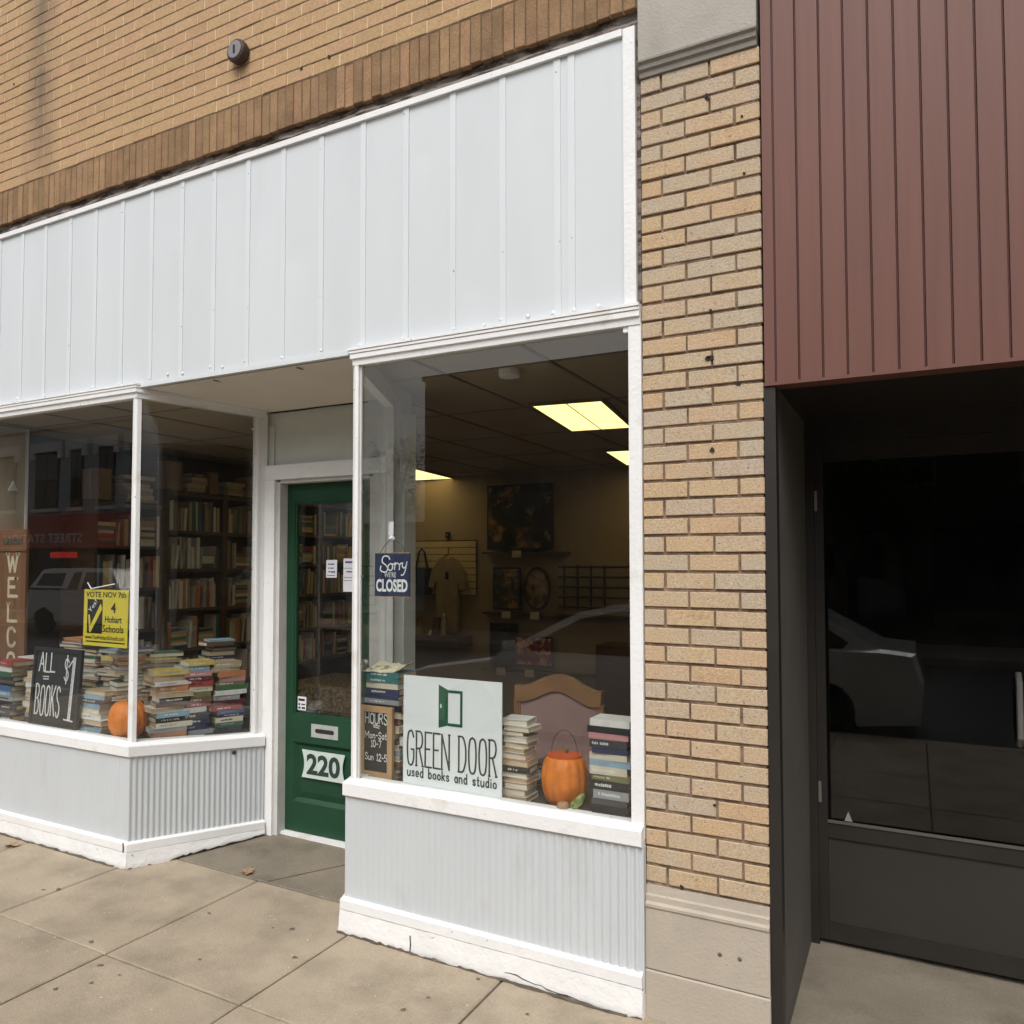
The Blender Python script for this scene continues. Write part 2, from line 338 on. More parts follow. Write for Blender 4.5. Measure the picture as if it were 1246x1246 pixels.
def strokes(mb, text, x, z, h, fn, wd, cw=.6, gap=.28, width=None, serif=0, jit=0.0):
    tot = sum(GL[c][0] for c in text)*cw+gap*cw*(len(text)-1)
    k = (width/(tot*h)) if width else 1.0
    cx = x
    for c in text:
        gw = GL[c][0]*cw*h*k
        dx, dz = random.uniform(-jit, jit)*h, random.uniform(-jit, jit)*h
        for part in GL[c][1].split('|'):
            if not part: continue
            sm = part[0] == '~'
            pts = [tuple(float(t) for t in p.split(',')) for p in part.lstrip('~').split()]
            if sm: pts = catmull(pts)
            pts = [(cx+dx+p[0]*gw, z+dz+p[1]*h) for p in pts]
            ribbon(mb, pts, wd, fn)
            if serif and not sm:
                for q in (pts[0], pts[-1]):
                    if min(abs(q[1]-z), abs(q[1]-z-h)) < .02*h: ribbon(mb, [(q[0]-serif*h, q[1]), (q[0]+serif*h, q[1])], wd*.8, fn)
        cx += gw+gap*cw*h*k
_tc = {}
def type_(mb, text, x0, x1, z0, z1, fn, bold=0.0, shear=0.0):     # built-in typeface fitted to a box
    key = (text, bold, shear)
    if key not in _tc:
        cu = bpy.data.curves.new('t', 'FONT'); cu.body = text; cu.offset = bold; cu.shear = shear; cu.resolution_u = 3
        ob = bpy.data.objects.new('t', cu); col.objects.link(ob); bpy.context.view_layer.update()
        me = bpy.data.meshes.new_from_object(ob.evaluated_get(bpy.context.evaluated_depsgraph_get()))
        vs_ = [v.co.copy() for v in me.vertices]; fs_ = [tuple(p.vertices) for p in me.polygons]
        bpy.data.objects.remove(ob); bpy.data.curves.remove(cu); bpy.data.meshes.remove(me)
        xa = min(v.x for v in vs_); xb = max(v.x for v in vs_); ya = min(v.y for v in vs_); yb = max(v.y for v in vs_)
        _tc[key] = ([((v.x-xa)/(xb-xa), (v.y-ya)/(yb-ya)) for v in vs_], fs_)
    vs_, fs_ = _tc[key]
    mb.add([fn(x0+(x1-x0)*a, z0+(z1-z0)*b, 0) for a, b in vs_], fs_)
def onplane(y): return lambda x, z, o: (x, y-o, z)                # a vertical sheet facing the street

# ================================================================== GROUND
MB().box(-300, 300, -300, 300, -.5, -.42).build('ground', ASPH, kind='structure')
st = MB(); st.box(-120, 120, -12.9, -4.31, -.40, -.17); st.build('street', ASPH, kind='structure')
kb = MB(); kb.box(-60, 40, -4.30, -4.13, -.40, -.012); kb.build('kerb', CONC, kind='structure')
fs_ = MB(); fs_.box(-120, 120, -16.2, -12.89, -.40, -.03); fs_.build('far_pavement', CONC, kind='structure')
sb = MB()
X0, X1 = -9.0, 5.0
sb.add([(X0, -4.12, gz(X0)-.010), (X1, -4.12, gz(X1)-.010), (X1, .9, gz(X1)-.010), (X0, .9, gz(X0)-.010),
        (X0, -4.12, -.4), (X1, -4.12, -.4), (X1, .9, -.4), (X0, .9, -.4)], [(0, 1, 2, 3), (0, 4, 5, 1), (1, 5, 6, 2), (2, 6, 7, 3), (3, 7, 4, 0)])
SW = sb.build('sidewalk', GAPM, origin=(0, 0, 0), kind='structure')
jx = [-.993+.757*k for k in range(-10, 8)]
jy = [.205, -.735, -1.67, -2.60, -3.53, -4.12]
for i in range(len(jx)-1):
    for j in range(len(jy)-1):
        a, b = jx[i], jx[i+1]; y1, y0 = jy[j], jy[j+1]; g = .0045; c = .006
        dzs = random.uniform(-.0015, .0015)
        def P(x, y, dz): return (x, y, gz(x)+dz+dzs)
        v = [P(a+g, y0+g, -.012), P(b-g, y0+g, -.012), P(b-g, y1-g, -.012), P(a+g, y1-g, -.012),
             P(a+g, y0+g, -.005), P(b-g, y0+g, -.005), P(b-g, y1-g, -.005), P(a+g, y1-g, -.005),
             P(a+g+c, y0+g+c, 0), P(b-g-c, y0+g+c, 0), P(b-g-c, y1-g-c, 0), P(a+g+c, y1-g-c, 0)]
        f = [(8, 9, 10, 11)]+[(k, (k+1) % 4, (k+1) % 4+4, k+4) for k in range(4)]+[(k+4, (k+1) % 4+4, (k+1) % 4+8, k+8) for k in range(4)]
        MB().add(v, f).build('slab', CONC, SW)
# entry floor rising gently to the door
ef = MB(); nx = 10
v = []; f = []
for i in range(nx+1):
    x = -3.3+i*(1.75/nx)
    for k, y in enumerate((.209, .215, .45, .86)):
        v.append((x, y, gz(x)+(-.006, 0.001, .014, .042)[k]))
for i in range(nx):
    for k in range(3): a = i*4+k; f.append((a, a+4, a+5, a+1))
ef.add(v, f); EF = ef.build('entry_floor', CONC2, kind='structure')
cj = MB(); cj.tube([(-2.45, .215, gz(-2.45)+.001), (-2.30, .45, gz(-2.3)+.0135), (-2.12, .70, gz(-2.1)+.031)], .004, 4); cj.build('floor_joint', GAPM, EF)

# ================================================================== BRICK BUILDING
BB = thing('brick_building', (-2.6, .3, 0), 'tan brick shop building above and beside the white shopfront', 'building')
def brick_mesh(name, w_, h_, d_, ma, ch=.004):
    mb = MB(); x, z = w_/2, h_/2
    v = [(-x, d_, -z), (x, d_, -z), (x, d_, z), (-x, d_, z), (-x, ch, -z), (x, ch, -z), (x, ch, z), (-x, ch, z),
         (-x+ch, 0, -z+ch), (x-ch, 0, -z+ch), (x-ch, 0, z-ch), (-x+ch, 0, z-ch)]
    f = [(8, 9, 10, 11)]+[(k, (k+1) % 4, (k+1) % 4+4, k+4) for k in range(4)]+[(k+4, (k+1) % 4+4, (k+1) % 4+8, k+8) for k in range(4)]
    me = bpy.data.meshes.new(name); me.from_pydata(v, [], f); me.materials.append(ma); me.update(); return me
UW = MB().box(-5.9, -.43, .0035, .35, 3.822, 5.45).build('upper_wall', UMORT, BB)
bj = MB()
for c in range(22): bj.box(-5.9, -.43, .0022, .0034, 4.026+.065*c-.0028, 4.026+.065*c+.0028)
bj.box(-5.9, -.43, .0025, .0034, 3.823, 4.022)
bj.build('bed_joints', mat('dark_bed_mortar', (.15, .095, .055), .95, .3, 8, .3, 150), UW, kind='stuff')
mL = brick_mesh('brick', .1545, .0595, .06, UBR, .002); mS = brick_mesh('brick', .0462, .203, .06, SOL, .002)
full = []
k = 0; x = -.445
while x > -5.9:
    full.append((mS, x-.0258, random.uniform(-.002, .002), 3.9185+random.uniform(-.004, .004), random.uniform(-.004, .004))); x -= .0516
for c in range(21):
    z = 4.026+.065*(c+.5); x = -.43+(.08 if c % 2 else 0)+random.uniform(-.02, .02)
    while x > -5.9:
        full.append((mL, x-.080, random.uniform(-.0015, .0025), z, random.uniform(-.005, .005))); x -= .1605
def inview(x, y, z, lim=1.02):
    d = Vector((x, y, z))-CAM; ww = d.dot(Fw)
    u = 523.67+1006.58*d.dot(R2)/ww; vv = 648.8-1006.58*d.dot(U2)/ww
    return -15 < u < 1255 and -12 < vv < 1260
full = [b for b in full if b[1] < -.5 or b[0] is mS]
vis = sorted([b for b in full if inview(b[1], 0, b[3])], key=lambda b: (Vector((b[1], 0, b[3]))-CAM).length)
near = vis[:300]; ns = set(id(b) for b in near)
for me, x, y, z, ry in near:
    o = bpy.data.objects.new('brick', me); col.objects.link(o); o.parent = UW
    o.location = Vector((x, y, z))-W[UW.name]; o.rotation_euler = (0, ry, random.uniform(-.006, .006))
rest = {mL: MB(), mS: MB()}
for b in full:
    if id(b) in ns: continue
    me, x, y, z, ry = b
    rest[me].add([(v.co.x+x, v.co.y+y, v.co.z+z+v.co.x*ry*-1) for v in me.vertices], [tuple(p.vertices) for p in me.polygons])
rest[mL].build('farther_bricks', UBR, UW, kind='stuff'); rest[mS].build('farther_soldier_bricks', SOL, UW, kind='stuff')
# recessed lintel with flaking paint
lt = MB()
n = 120; v = []; f = []
for i in range(n+1):
    x = -5.9+i*(5.46/n)
    for k, (y, z) in enumerate(((.03, 3.70), (.012, 3.735), (.004, 3.765), (.03, 3.79), (.028, 3.82))):
        v.append((x, y+random.uniform(-.005, .005), z+random.uniform(-.004, .004)))
for i in range(n):
    for k in range(4): a = i*5+k; f.append((a, a+5, a+6, a+1))
lt.add(v, f).build('rusty_lintel', RUST, BB)
# wall hole plugs and anchor
an = MB(); an.lathe((-2.49, -.002, 4.275), [(.052, .0), (.052, .012), (.058, .014), (.060, .040), (.056, .050), (.05, .053)], 24, 'y')
AN = fixn(an.build('wall_anchor', mat('anchor_iron', (.055, .036, .028), .6, .3, 30, .4, 90), BB))
fixn(MB().lathe((-2.49, -.056, 4.275), [(.044, 0), (.044, .003), (.040, .004)], 24, 'y').build('face_plate', mat('anchor_face', (.22, .21, .22), .55, .15, 12), AN))
fixn(MB().box(-2.495, -2.485, -.064, -.059, 4.255, 4.295).build('slot', DARKJ, AN))
def chip(x, z, r, name, parent, y=-.0028, ma=None):
    a0 = random.uniform(0, 6); pts = [(x+r*random.uniform(.5, 1.2)*math.cos(a0+k*.9), y, z+r*random.uniform(.5, 1.3)*math.sin(a0+k*.9)) for k in range(7)]
    fixn(MB().prism(pts, (0, .006, 0)).build(name, ma or DARKJ, parent))
for x, z in ((-2.10, 4.083), (-1.93, 4.090), (-4.43, 4.70)): chip(x, z, .010, 'drill_hole', BB)
# pier
PR = MB().box(-.428, -.004, .0065, .36, .475, 3.535).build('pier', PMORT, BB)
PH = .0677
hw, fw_ = .0735, .1690
pA = [(-.428+.0735/2, .0735), (-.346+.0845, .1690), (-.169+.0845, .1690)]
pB = [(-.428+.0805, .1610), (-.2590+.0845, .1690), (-.0815+.0407, .0815)]
pm = {}
for k in range(45):
    z = 3.528-PH*(k+.5)
    for x, wd in (pA if k % 2 == 0 else pB):
        if wd not in pm: pm[wd] = brick_mesh('brick', wd, .0560, .08, PBR, .002)
        o = bpy.data.objects.new('brick', pm[wd]); col.objects.link(o); o.parent = PR
        o.location = Vector((x+random.uniform(-.0012, .0012), random.uniform(-.003, .002), z+random.uniform(-.001, .001)))-W[PR.name]
        o.rotation_euler = (random.uniform(-.01, .01), random.uniform(-.008, .008), random.uniform(-.01, .01))
for x, z, r in ((-.182, 3.390, .010), (-.180, 3.378, .008), (-.176, 2.585, .008), (-.175, 2.415, .013), (-.190, 2.412, .009), (-.083, 2.31, .009), (-.176, 2.075, .010), (-.180, .80, .008), (-.06, 3.28, .005), (-.055, 3.07, .005), (-.30, .49, .009)):
    chip(x, z, r, 'broken_joint', PR, -.004)
# stone capital and plinth
cp = MB(); cp.sweep([(.0, 3.524), (.010, 3.526), (.012, 3.545), (.022, 3.552), (.024, 3.568), (.034, 3.576), (.034, 3.584), (-.2, 3.584), (-.2, 3.524)], [(-.43, 0), (-.006, 0)])
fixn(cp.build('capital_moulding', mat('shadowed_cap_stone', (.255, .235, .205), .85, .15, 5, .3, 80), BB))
MB().box(-.432, -.005, -.020, .30, 3.587, 5.45).build('capital_stone', STONEC, BB)
pl = MB(); pl.sweep([(.016, .178), (.016, .395), (.022, .402), (.022, .412), (.012, .420), (.012, .440), (.006, .446), (.004, .476), (-.2, .476), (-.2, .178)], [(-.427, 0), (.0, 0)])
fixn(pl.build('plinth_stone', STONE, BB))
fixn(MB().sweep([(.020, -.25), (.020, .168), (.015, .173), (-.2, .173), (-.2, -.25)], [(-.428, 0), (.001, 0)]).build('plinth_stone', STONE, BB))
MB().box(-.42, -.01, .0, .2, .17, .18).build('plinth_joint', DARKJ, BB)
for u in ((-.165, .285), (-.098, .285)):
    fixn(MB().lathe((u[0], -.014, u[1]), [(.007, 0), (.008, .003), (.003, .005)], 8, 'y').build('bolt_hole', GUM, BB))
# far left pier, roof mass and shop shell
MB().box(-5.9, -5.30, .005, .36, -.2, 3.80).build('left_pier', UBR, BB)
MB().box(-5.9, -.01, .36, 6.2, 2.75, 5.40).build('upper_storey', UBR, BB)
MB().box(-5.5, -5.27, .30, 5.2, -.2, 2.75).build('party_wall', mat('dark_party_wall_paint', (.09, .075, .06), .8, .1, 2), BB)
MB().box(-.24, -.06, .12, 5.2, -.2, 2.75).build('party_wall', WALLIN, BB)
MB().box(-5.27, -.24, 4.86, 5.1, -.2, 2.75).build('back_wall', WALLIN, BB)
FL = MB().box(-5.27, -.24, .8, 4.86, -.1, .085).build('shop_floor', FLOORIN, BB)
CE = MB().box(-5.27, -.24, .02, 4.86, 2.628, 2.74).build('shop_ceiling', CEILIN, BB)
for i in range(9):
    x = -4.95+.56*i; MB().box(x-.009, x+.009, .05, 4.85, 2.622, 2.630).build('ceiling_bar', TBAR, CE)
for i in range(5):
    y = .55+1.0*i; MB().box(-5.26, -.25, y-.009, y+.009, 2.6235, 2.631).build('ceiling_bar', TBAR, CE)

# ================================================================== SHOPFRONT
SF = thing('shopfront', (-2.6, .05, 0), 'white painted shopfront with tall sheet fascia and recessed green door entry', 'shopfront')
# fascia: sheets, cover strips, top cap
FA = MB().box(-5.3, -.448, .02, .10, 2.655, 3.72).build('fascia', FASC, SF)
sx = [-5.235, -5.0, -4.766, -4.532]+[-4.299, -4.069, -3.836, -3.607, -3.378, -3.140, -2.905, -2.670, -2.436, -2.204, -1.969, -1.724, -1.492, -1.251, -1.012, -.769, -.709, -.480]
for i in range(len(sx)-1):
    a, b = sx[i], sx[i+1]; ya, yb, yc = random.uniform(.0, .0015), random.uniform(.0, .0015), random.uniform(-.002, .003)
    mb = MB(); v = []; f = []
    nxs, nzs = 9, 26
    ph = random.uniform(0, 6); dents = [(random.random(), random.random(), random.uniform(.03, .08), random.uniform(-.003, .004)) for _ in range(random.randint(0, 3))]
    for q in range(nzs+1):
        for p in range(nxs+1):
            s, t = p/nxs, q/nzs
            v.append((a+(b-a)*s, ya+(yb-ya)*t+yc*math.sin(math.pi*s)*math.sin(t*5+ph)*.6+sum(dd*math.exp(-(((s-ds)*(b-a))**2+((t-dt)*1.06)**2)/(dr*dr)*2) for ds, dt, dr, dd in dents)*math.sin(math.pi*s), 2.652+1.064*t))
    for q in range(nzs):
        for p in range(nxs): k = q*(nxs+1)+p; f.append((k, k+1, k+nxs+2, k+nxs+1))
    mb.add(v, f).build('sheet', FASC, FA, smooth=True)
for i, x in enumerate(sx[:-1]):
    wd = .0145
    bt = MB(); t0 = random.uniform(-.0015, .0015)
    bt.prism([(x-wd, -.0045, 2.653), (x+wd, -.0045, 2.653), (x+wd+t0, -.0045, 3.7155), (x-wd+t0, -.0045, 3.7155)], (0, .006, 0))
    bt.build('cover_strip', BATT, FA)
MB().box(-.494, -.447, -.012, .03, 2.652, 3.742).build('edge_strip', WHITE, FA)
MB().box(-5.3, -.497, -.016, .03, 3.716, 3.743).build('top_cap', WHITE, FA)
MB().box(-.446, -.432, .01, .05, 2.66, 3.75).build('edge_gap', RUST, FA)
MB().box(-3.23, -1.80, -.010, .028, 2.628, 2.6515).build('bottom_flashing', BATT, FA)
for x in [q+random.uniform(-.02, .02) for q in sx[4:]]+[-3.0, -2.6, -1.1, -.6, -.9]:
    mb = MB(); r = random.uniform(.006, .010)
    mb.lathe((x, -.003, 2.668+random.uniform(0, .012)), [(r, 0), (r*.8, .004), (r*.3, .006)], 7, 'y'); fixn(mb.build('sealant_blob', WHITE, FA))
for x in sx[6:-1]:
    for z in (3.66, 2.95):
        if random.random() < .6: chip(x+random.uniform(-.012, .012), z+random.uniform(-.03, .03), random.uniform(.0018, .004), 'nail_head', FA, -.0055, RUST)
# head mouldings
HM = [(-.03, 2.572), (.018, 2.572), (.020, 2.600), (.030, 2.602), (.030, 2.622), (.026, 2.624), (.034, 2.626), (.034, 2.636), (.030, 2.638), (.038, 2.640), (.038, 2.651), (-.03, 2.651)]
PL = [(-5.30, 0), (-3.235, 0), (-2.935, .70)]; PRr = [(-2.02, .70), (-1.755, 0), (-.432, 0)]
fixn(MB().sweep(HM, PL, (0, 0, -.028)).build('head_moulding', WHITE, SF))
fixn(MB().sweep(HM, PRr, (-.028, 0, 0)).build('head_moulding', WHITE, SF))
# sills
SI = [(-.05, .618), (.044, .618), (.048, .622), (.048, .675), (.042, .682), (.010, .691), (-.05, .693)]
fixn(MB().sweep(SI, PL, (0, 0, -.038)).build('window_sill', WHITE, SF))
fixn(MB().sweep(SI, PRr, (-.038, 0, 0)).build('window_sill', WHITE, SF))
# base lip and chipped masonry footing
LIP = [(-.03, .116), (.050, .116), (.055, .120), (.055, .160), (.044, .169), (-.03, .172)]
fixn(MB().sweep(LIP, PL, (.0, .0, -.022)).build('base_board', WHITE, SF)); fixn(MB().sweep(LIP, PRr, (-.015, 0, -.006)).build('base_board', WHITE, SF))
def footing(path, out, zt, dz):
    mb = MB(); P = [Vector(p) for p in path]
    D = [(P[i+1]-P[i]).normalized() for i in range(len(P)-1)]
    for i in range(len(P)-1):
        a, b = P[i], P[i+1]; d = D[i]; Ln = (b-a).length; nr = Vector((d.y, -d.x)); n = int(Ln/.02)+1
        e0 = math.tan(D[i-1].angle(d)/2) if i > 0 else 0; e1 = math.tan(d.angle(D[i+1])/2) if i < len(D)-1 else 0
        v = []; f = []; rows = 6
        for q in range(n+1):
            t = q/n; rag = random.uniform(0, .012) if random.random() < .5 else 0
            z1 = zt+dz[i]*(1-t)+dz[i+1]*t
            for r in range(rows+1):
                s_ = r/rows; o = out+random.uniform(-.0012, .0012)+.006*(1-s_)+(-.004 if r == 0 else 0)
                p = a+d*((Ln+o*e0+o*e1)*t-o*e0); gb = gz(p.x)-.004+(.06*p.y if p.y > .2 else 0)+rag*(1 if r == 0 else 0)
                v.append((p.x+nr.x*o, p.y+nr.y*o, gb+(z1-gb)*s_))
        for q in range(n):
            for r in range(rows): k = q*(rows+1)+r; f.append((k, k+rows+1, k+rows+2, k+1))
        mb.add(v, f)
    return mb
ext = .045/.92*.2
footing([(-5.3, 0), (-3.235, 0), (-2.935, .70)], .056, .119, (0, 0, -.022)).build('footing', BASE, SF, smooth=True)
footing([(-2.02, .70), (-1.755, 0), (-.43, 0)], .056, .119, (-.015, 0, -.006)).build('footing', BASE, SF, smooth=True)
# crumbled cracks along the footing
def crack(pts, r=.0035):
    return MB().tube(pts, r, 5)
cr = [(-.98+.026*i, -.0612-.0008*(i % 2), .046-.0028*i+random.uniform(-.006, .006)) for i in range(21)]
crack(cr, [random.uniform(.0008, .0026) for _ in cr]).build('footing_crack', DARKJ, SF)
crack([(-1.42, -.061, .022), (-1.418, -.061, .05), (-1.421, -.060, .085)], .003).build('footing_crack', DARKJ, SF)
crack([(-3.225, -.0565, .118), (-3.222, -.0575, .14), (-3.228, -.055, .166)], .004).build('footing_crack', DARKJ, SF)
for path in ([(-5.2, -.062), (-4.3, -.064), (-3.25, -.064)], [(-1.80, -.062), (-1.3, -.064), (-.45, -.064)]):
    pts = []
    for i in range(len(path)-1):
        for q in range(24):
            t = q/24; x = path[i][0]*(1-t)+path[i+1][0]*t; y = path[i][1]*(1-t)+path[i+1][1]*t
            pts.append((x, y+random.uniform(-.004, .004), gz(x)+random.uniform(-.003, .006)))
    MB().tube(pts, [random.uniform(.003, .010) for _ in pts], 5).build('footing_dirt', GAPM, SF)
# bulkheads
def corrugated(a, b, off, amp, pitch, z0, z1, dz0=0, dz1=0, fade=None):
    a = Vector(a); b = Vector(b); d = b-a; Ln = d.length; d.normalize(); nr = Vector((d.y, -d.x)); n = int(Ln/pitch*8)
    v = []; f = []
    for i in range(n+1):
        s = Ln*i/n; am = amp*(fade(s/Ln) if fade else 1)
        ph = (s/pitch) % 1.0; wv = math.cos(2*math.pi*ph); wv = math.copysign(abs(wv)**.6, wv)
        o = off+am*wv; p = a+d*s+nr*o; dz = dz0*(1-s/Ln)+dz1*s/Ln
        v += [(p.x, p.y, z0+dz), (p.x, p.y, z1+dz)]
    for i in range(n): f.append((2*i, 2*i+2, 2*i+3, 2*i+1))
    return MB().add(v, f)
corrugated((-5.3, 0), (-3.214, 0), .033, .0003, .031, .160, .628).build('bulkhead', GREY, SF)
corrugated((-3.2430, -.0187), (-2.935, .70), .034, .0022, .0315, .160, .628, 0, -.03).build('bulkhead', GREY, SF)
corrugated((-1.777, 0), (-.432, 0), .033, .0040, .0315, .160, .628, fade=lambda t: .10+.90*t**3).build('bulkhead', GREY, SF)
corrugated((-2.02, .70), (-1.7475, -.020), .034, .0045, .0315, .160, .628, -.03, 0).build('bulkhead', GREY, SF)
for cx_, cy2 in ((-3.2145, -.0335), (-1.7770, -.0335)):
    fixn(MB().prism([(cx_+.006*math.cos(k*1.047), cy2+.003+.006*math.sin(k*1.047), .160) for k in range(6)], (0, 0, .465)).build('corner_bead', GREY, SF))
MB().box(-.4335, -.4287, -.034, .0, .10, .617).build('end_filler', GREY, SF); MB().box(-.4335, -.4287, -.050, .0, -.02, .0995).build('end_filler', BASE, SF)
MB().box(-5.27, -3.26, .03, .09, -.1, .62).build('bulkhead_core', DECK, SF); MB().box(-1.72, -.43, .03, .09, -.1, .62).build('bulkhead_core', DECK, SF)
fixn(MB().lathe((-2.976, .520, .565), [(.010, 0), (.012, .01), (.006, .02)], 10, 'y').build('pipe_stub', DARKJ, SF))
# posts, jambs, panes
def seg_box(mb, a, b, s0, s1, o0, o1, z0, z1, dz0=0, dz1=0):
    a = Vector(a); b = Vector(b); d = (b-a); Ln = d.length; d.normalize(); nr = Vector((d.y, -d.x))
    def P(s, o, z): p = a+d*s+nr*o; return (p.x, p.y, z+dz0*(1-s/Ln)+dz1*s/Ln)
    v = [P(s0, o1, z0), P(s1, o1, z0), P(s1, o0, z0), P(s0, o0, z0), P(s0, o1, z1), P(s1, o1, z1), P(s1, o0, z1), P(s0, o0, z1)]
    return mb.add(v, [(0, 3, 2, 1), (4, 5, 6, 7), (0, 1, 5, 4), (1, 2, 6, 5), (2, 3, 7, 6), (3, 0, 4, 7)])
def window(segs, zb, zt): pass
LA, LB = (-3.235, 0), (-2.935, .70); RA, RB = (-2.02, .70), (-1.755, 0)
WL = MB().box(-5.24, -5.20, -.012, .04, .688, 2.576).build('display_window', WHITE, SF)       # left jamb carries the pane
tl = .0055
def pane(x0, x1, y, z0, z1, tilt, parent):
    mb = MB(); h = z1-z0; dy = h*tilt
    mb.prism([(x0, y, z0), (x1, y, z0), (x1, y+dy, z1), (x0, y+dy, z1)], (0, .006, 0)); return fixn(mb.build('pane', GLASS, parent))
pane(-5.21, -3.262, .006, .684, 2.58, tl, WL)
pst = MB(); seg = 10
for i, (x, y) in enumerate(((-3.262, -.010), (-3.236, -.020), (-3.214, -.004), (-3.204, .026), (-3.236, .030), (-3.262, .022))): pass
pp = [(-3.262, -.008), (-3.240, -.018), (-3.224, -.010), (-3.216, .012), (-3.232, .026), (-3.260, .016)]
fixn(MB().prism([(x, y, .686) for x, y in pp], (0, 0, 1.892)).build('corner_post', WHITE, WL))
WS = seg_box(MB(), LA, LB, .695, .775, -.02, .012, .650, 2.56).build('display_window', WHITE, SF)
fixn(seg_box(MB(), LA, LB, .03, .70, -.006, 0, .68, 2.578, 0, -.03).build('pane', GLASS, WS))
seg_box(MB(), LA, LB, .705, .72, .012, .020, .655, 2.54).build('stop_bead', WHITE, WS)
WR = MB().box(-.479, -.4305, -.014, .04, .640, 2.576).build('display_window', WHITE, SF)
pane(-1.742, -.477, .006, .684, 2.58, 0, WR)
fixn(MB().prism([(x, y, .686) for x, y in ((-1.770, -.008), (-1.752, -.018), (-1.738, -.014), (-1.736, .020), (-1.754, .028), (-1.772, .012))], (0, 0, 1.892)).build('corner_post', WHITE, WR))
MB().box(-1.735, -1.727, -.004, .004, .69, 2.576).build('stop_bead', JAMB, WR)
MB().box(-.50, -.4785, -.010, .012, 2.550, 2.5715).build('corner_clip', WHITE, WR)
WR2 = seg_box(MB(), RA, RB, -.02, .045, -.02, .012, .650, 2.56).build('display_window', WHITE, SF)
seg_box(MB(), RA, RB, .0455, .085, -.03, .004, .652, 2.558).build('stop_bead', JAMB, WR2)
fixn(seg_box(MB(), RA, RB, .08, .72, -.006, 0, .68, 2.578, -.03, 0).build('pane', GLASS, WR2))
seg_box(MB(), RA, RB, .06, .74, -.03, .016, 2.535, 2.577, -.028, 0).build('top_rail', WHITE, WR2)
for zz in (1.60, 1.985, 1.20):
    MB().box(-1.727, -1.719, .000, .012, zz, zz+.008).build('glazing_clip', METAL, WR)
# display decks and linings
MB().add([(-5.26, .02, .672), (-3.25, .02, .672), (-2.98, .70, .672), (-2.98, .95, .672), (-5.26, .95, .672), (-5.26, .02, .62), (-3.25, .02, .62), (-2.98, .70, .62), (-2.98, .95, .62), (-5.26, .95, .62)],
         [(0, 1, 2, 3, 4), (5, 9, 8, 7, 6), (0, 5, 6, 1), (1, 6, 7, 2), (2, 7, 8, 3), (3, 8, 9, 4), (4, 9, 5, 0)]).build('display_deck', DECK, SF)
MB().add([(-1.74, .02, .672), (-.435, .02, .672), (-.435, .74, .672), (-2.0, .74, .672), (-1.74, .02, .62), (-.435, .02, .62), (-.435, .74, .62), (-2.0, .74, .62)],
         [(0, 1, 2, 3), (4, 7, 6, 5), (0, 4, 5, 1), (1, 5, 6, 2), (2, 6, 7, 3), (3, 7, 4, 0)]).build('display_deck', DECK, SF)
MB().box(-.435, -.25, .04, .13, -.1, 2.62).build('reveal_wall', WALLIN, SF)
EPn = MB().box(-5.10, -5.03, .05, .53, .673, 2.62).build('end_panel', CREAMW, SF)
MB().box(-5.105, -5.02, .531, .548, .673, 2.62).build('edge_trim', WHITE, EPn)
fixn(MB().prism([(-5.029, .40, 2.17), (-5.029, .47, 2.17), (-5.029, .435, 2.24)], (.012, 0, 0)).build('bell_ornament', OFFW, EPn))
# recess ceiling and wall over the door
rc = MB(); rc.add([(-3.26, .03, 2.6265), (-1.74, .03, 2.6265), (-1.99, .72, 2.580), (-2.96, .72, 2.580), (-3.26, .03, 2.65), (-1.74, .03, 2.65), (-1.99, .72, 2.65), (-2.96, .72, 2.65)],
                  [(0, 3, 2, 1), (4, 5, 6, 7), (0, 1, 5, 4), (1, 2, 6, 5), (2, 3, 7, 6), (3, 0, 4, 7)])
rc.build('recess_ceiling', CEILP, SF)
MB().box(-2.965, -1.99, .735, .86, 2.17, 2.66).build('transom_wall', SAGE, SF)
MB().box(-2.965, -2.88, .72, .86, .0, 2.5).build('transom_wall', SAGE, SF); MB().box(-2.10, -1.96, .74, .86, .0, 2.5).build('transom_wall', SAGE, SF)
tc = MB(); tc.tube([(-2.92, .728, 2.577), (-2.7, .729, 2.575), (-2.5, .728, 2.5785), (-2.2, .728, 2.575)], .0045, 5); tc.build('ceiling_crack', DARKJ, SF)
for s0, s1, dz in ((.10, .22, 0), (.27, .40, -.004), (.46, .56, -.004)):
    a = Vector(LA); d = Vector(LB)-a; d.normalize(); nr = Vector((d.y, -d.x))
    MB().tube([(*(a+d*s+nr*.066), 2.6445-.055*s+random.uniform(-.003, .003)) for s in (s0, (s0+s1)/2, s1)], .0035, 5).build('ceiling_crack', DARKJ, SF)
# door frame
DF = MB().box(-2.935, -2.850, .695, .800, gz(-2.9)+.030, 2.163).build('door_frame', WHITE, SF)
MB().box(-2.137, -2.055, .695, .800, gz(-2.1)+.030, 2.163).build('casing', JAMB, DF)
MB().box(-2.940, -2.050, .690, .800, 2.1635, 2.250).build('head_casing', WHITE, DF)
MB().box(-2.8495, -2.822, .715, .86, gz(-2.9)+.03, 2.150).build('jamb', JAMB, DF)
MB().box(-2.170, -2.1375, .715, .86, gz(-2.1)+.03, 2.150).build('jamb', JAMB, DF)
MB().box(-2.8215, -2.1705, .715, .86, 2.1425, 2.1625).build('head_jamb', JAMB, DF)
MB().box(-2.83, -2.16, .745, .86, gz(-2.5)+.030, gz(-2.5)+.052).build('threshold', WHITE, DF)
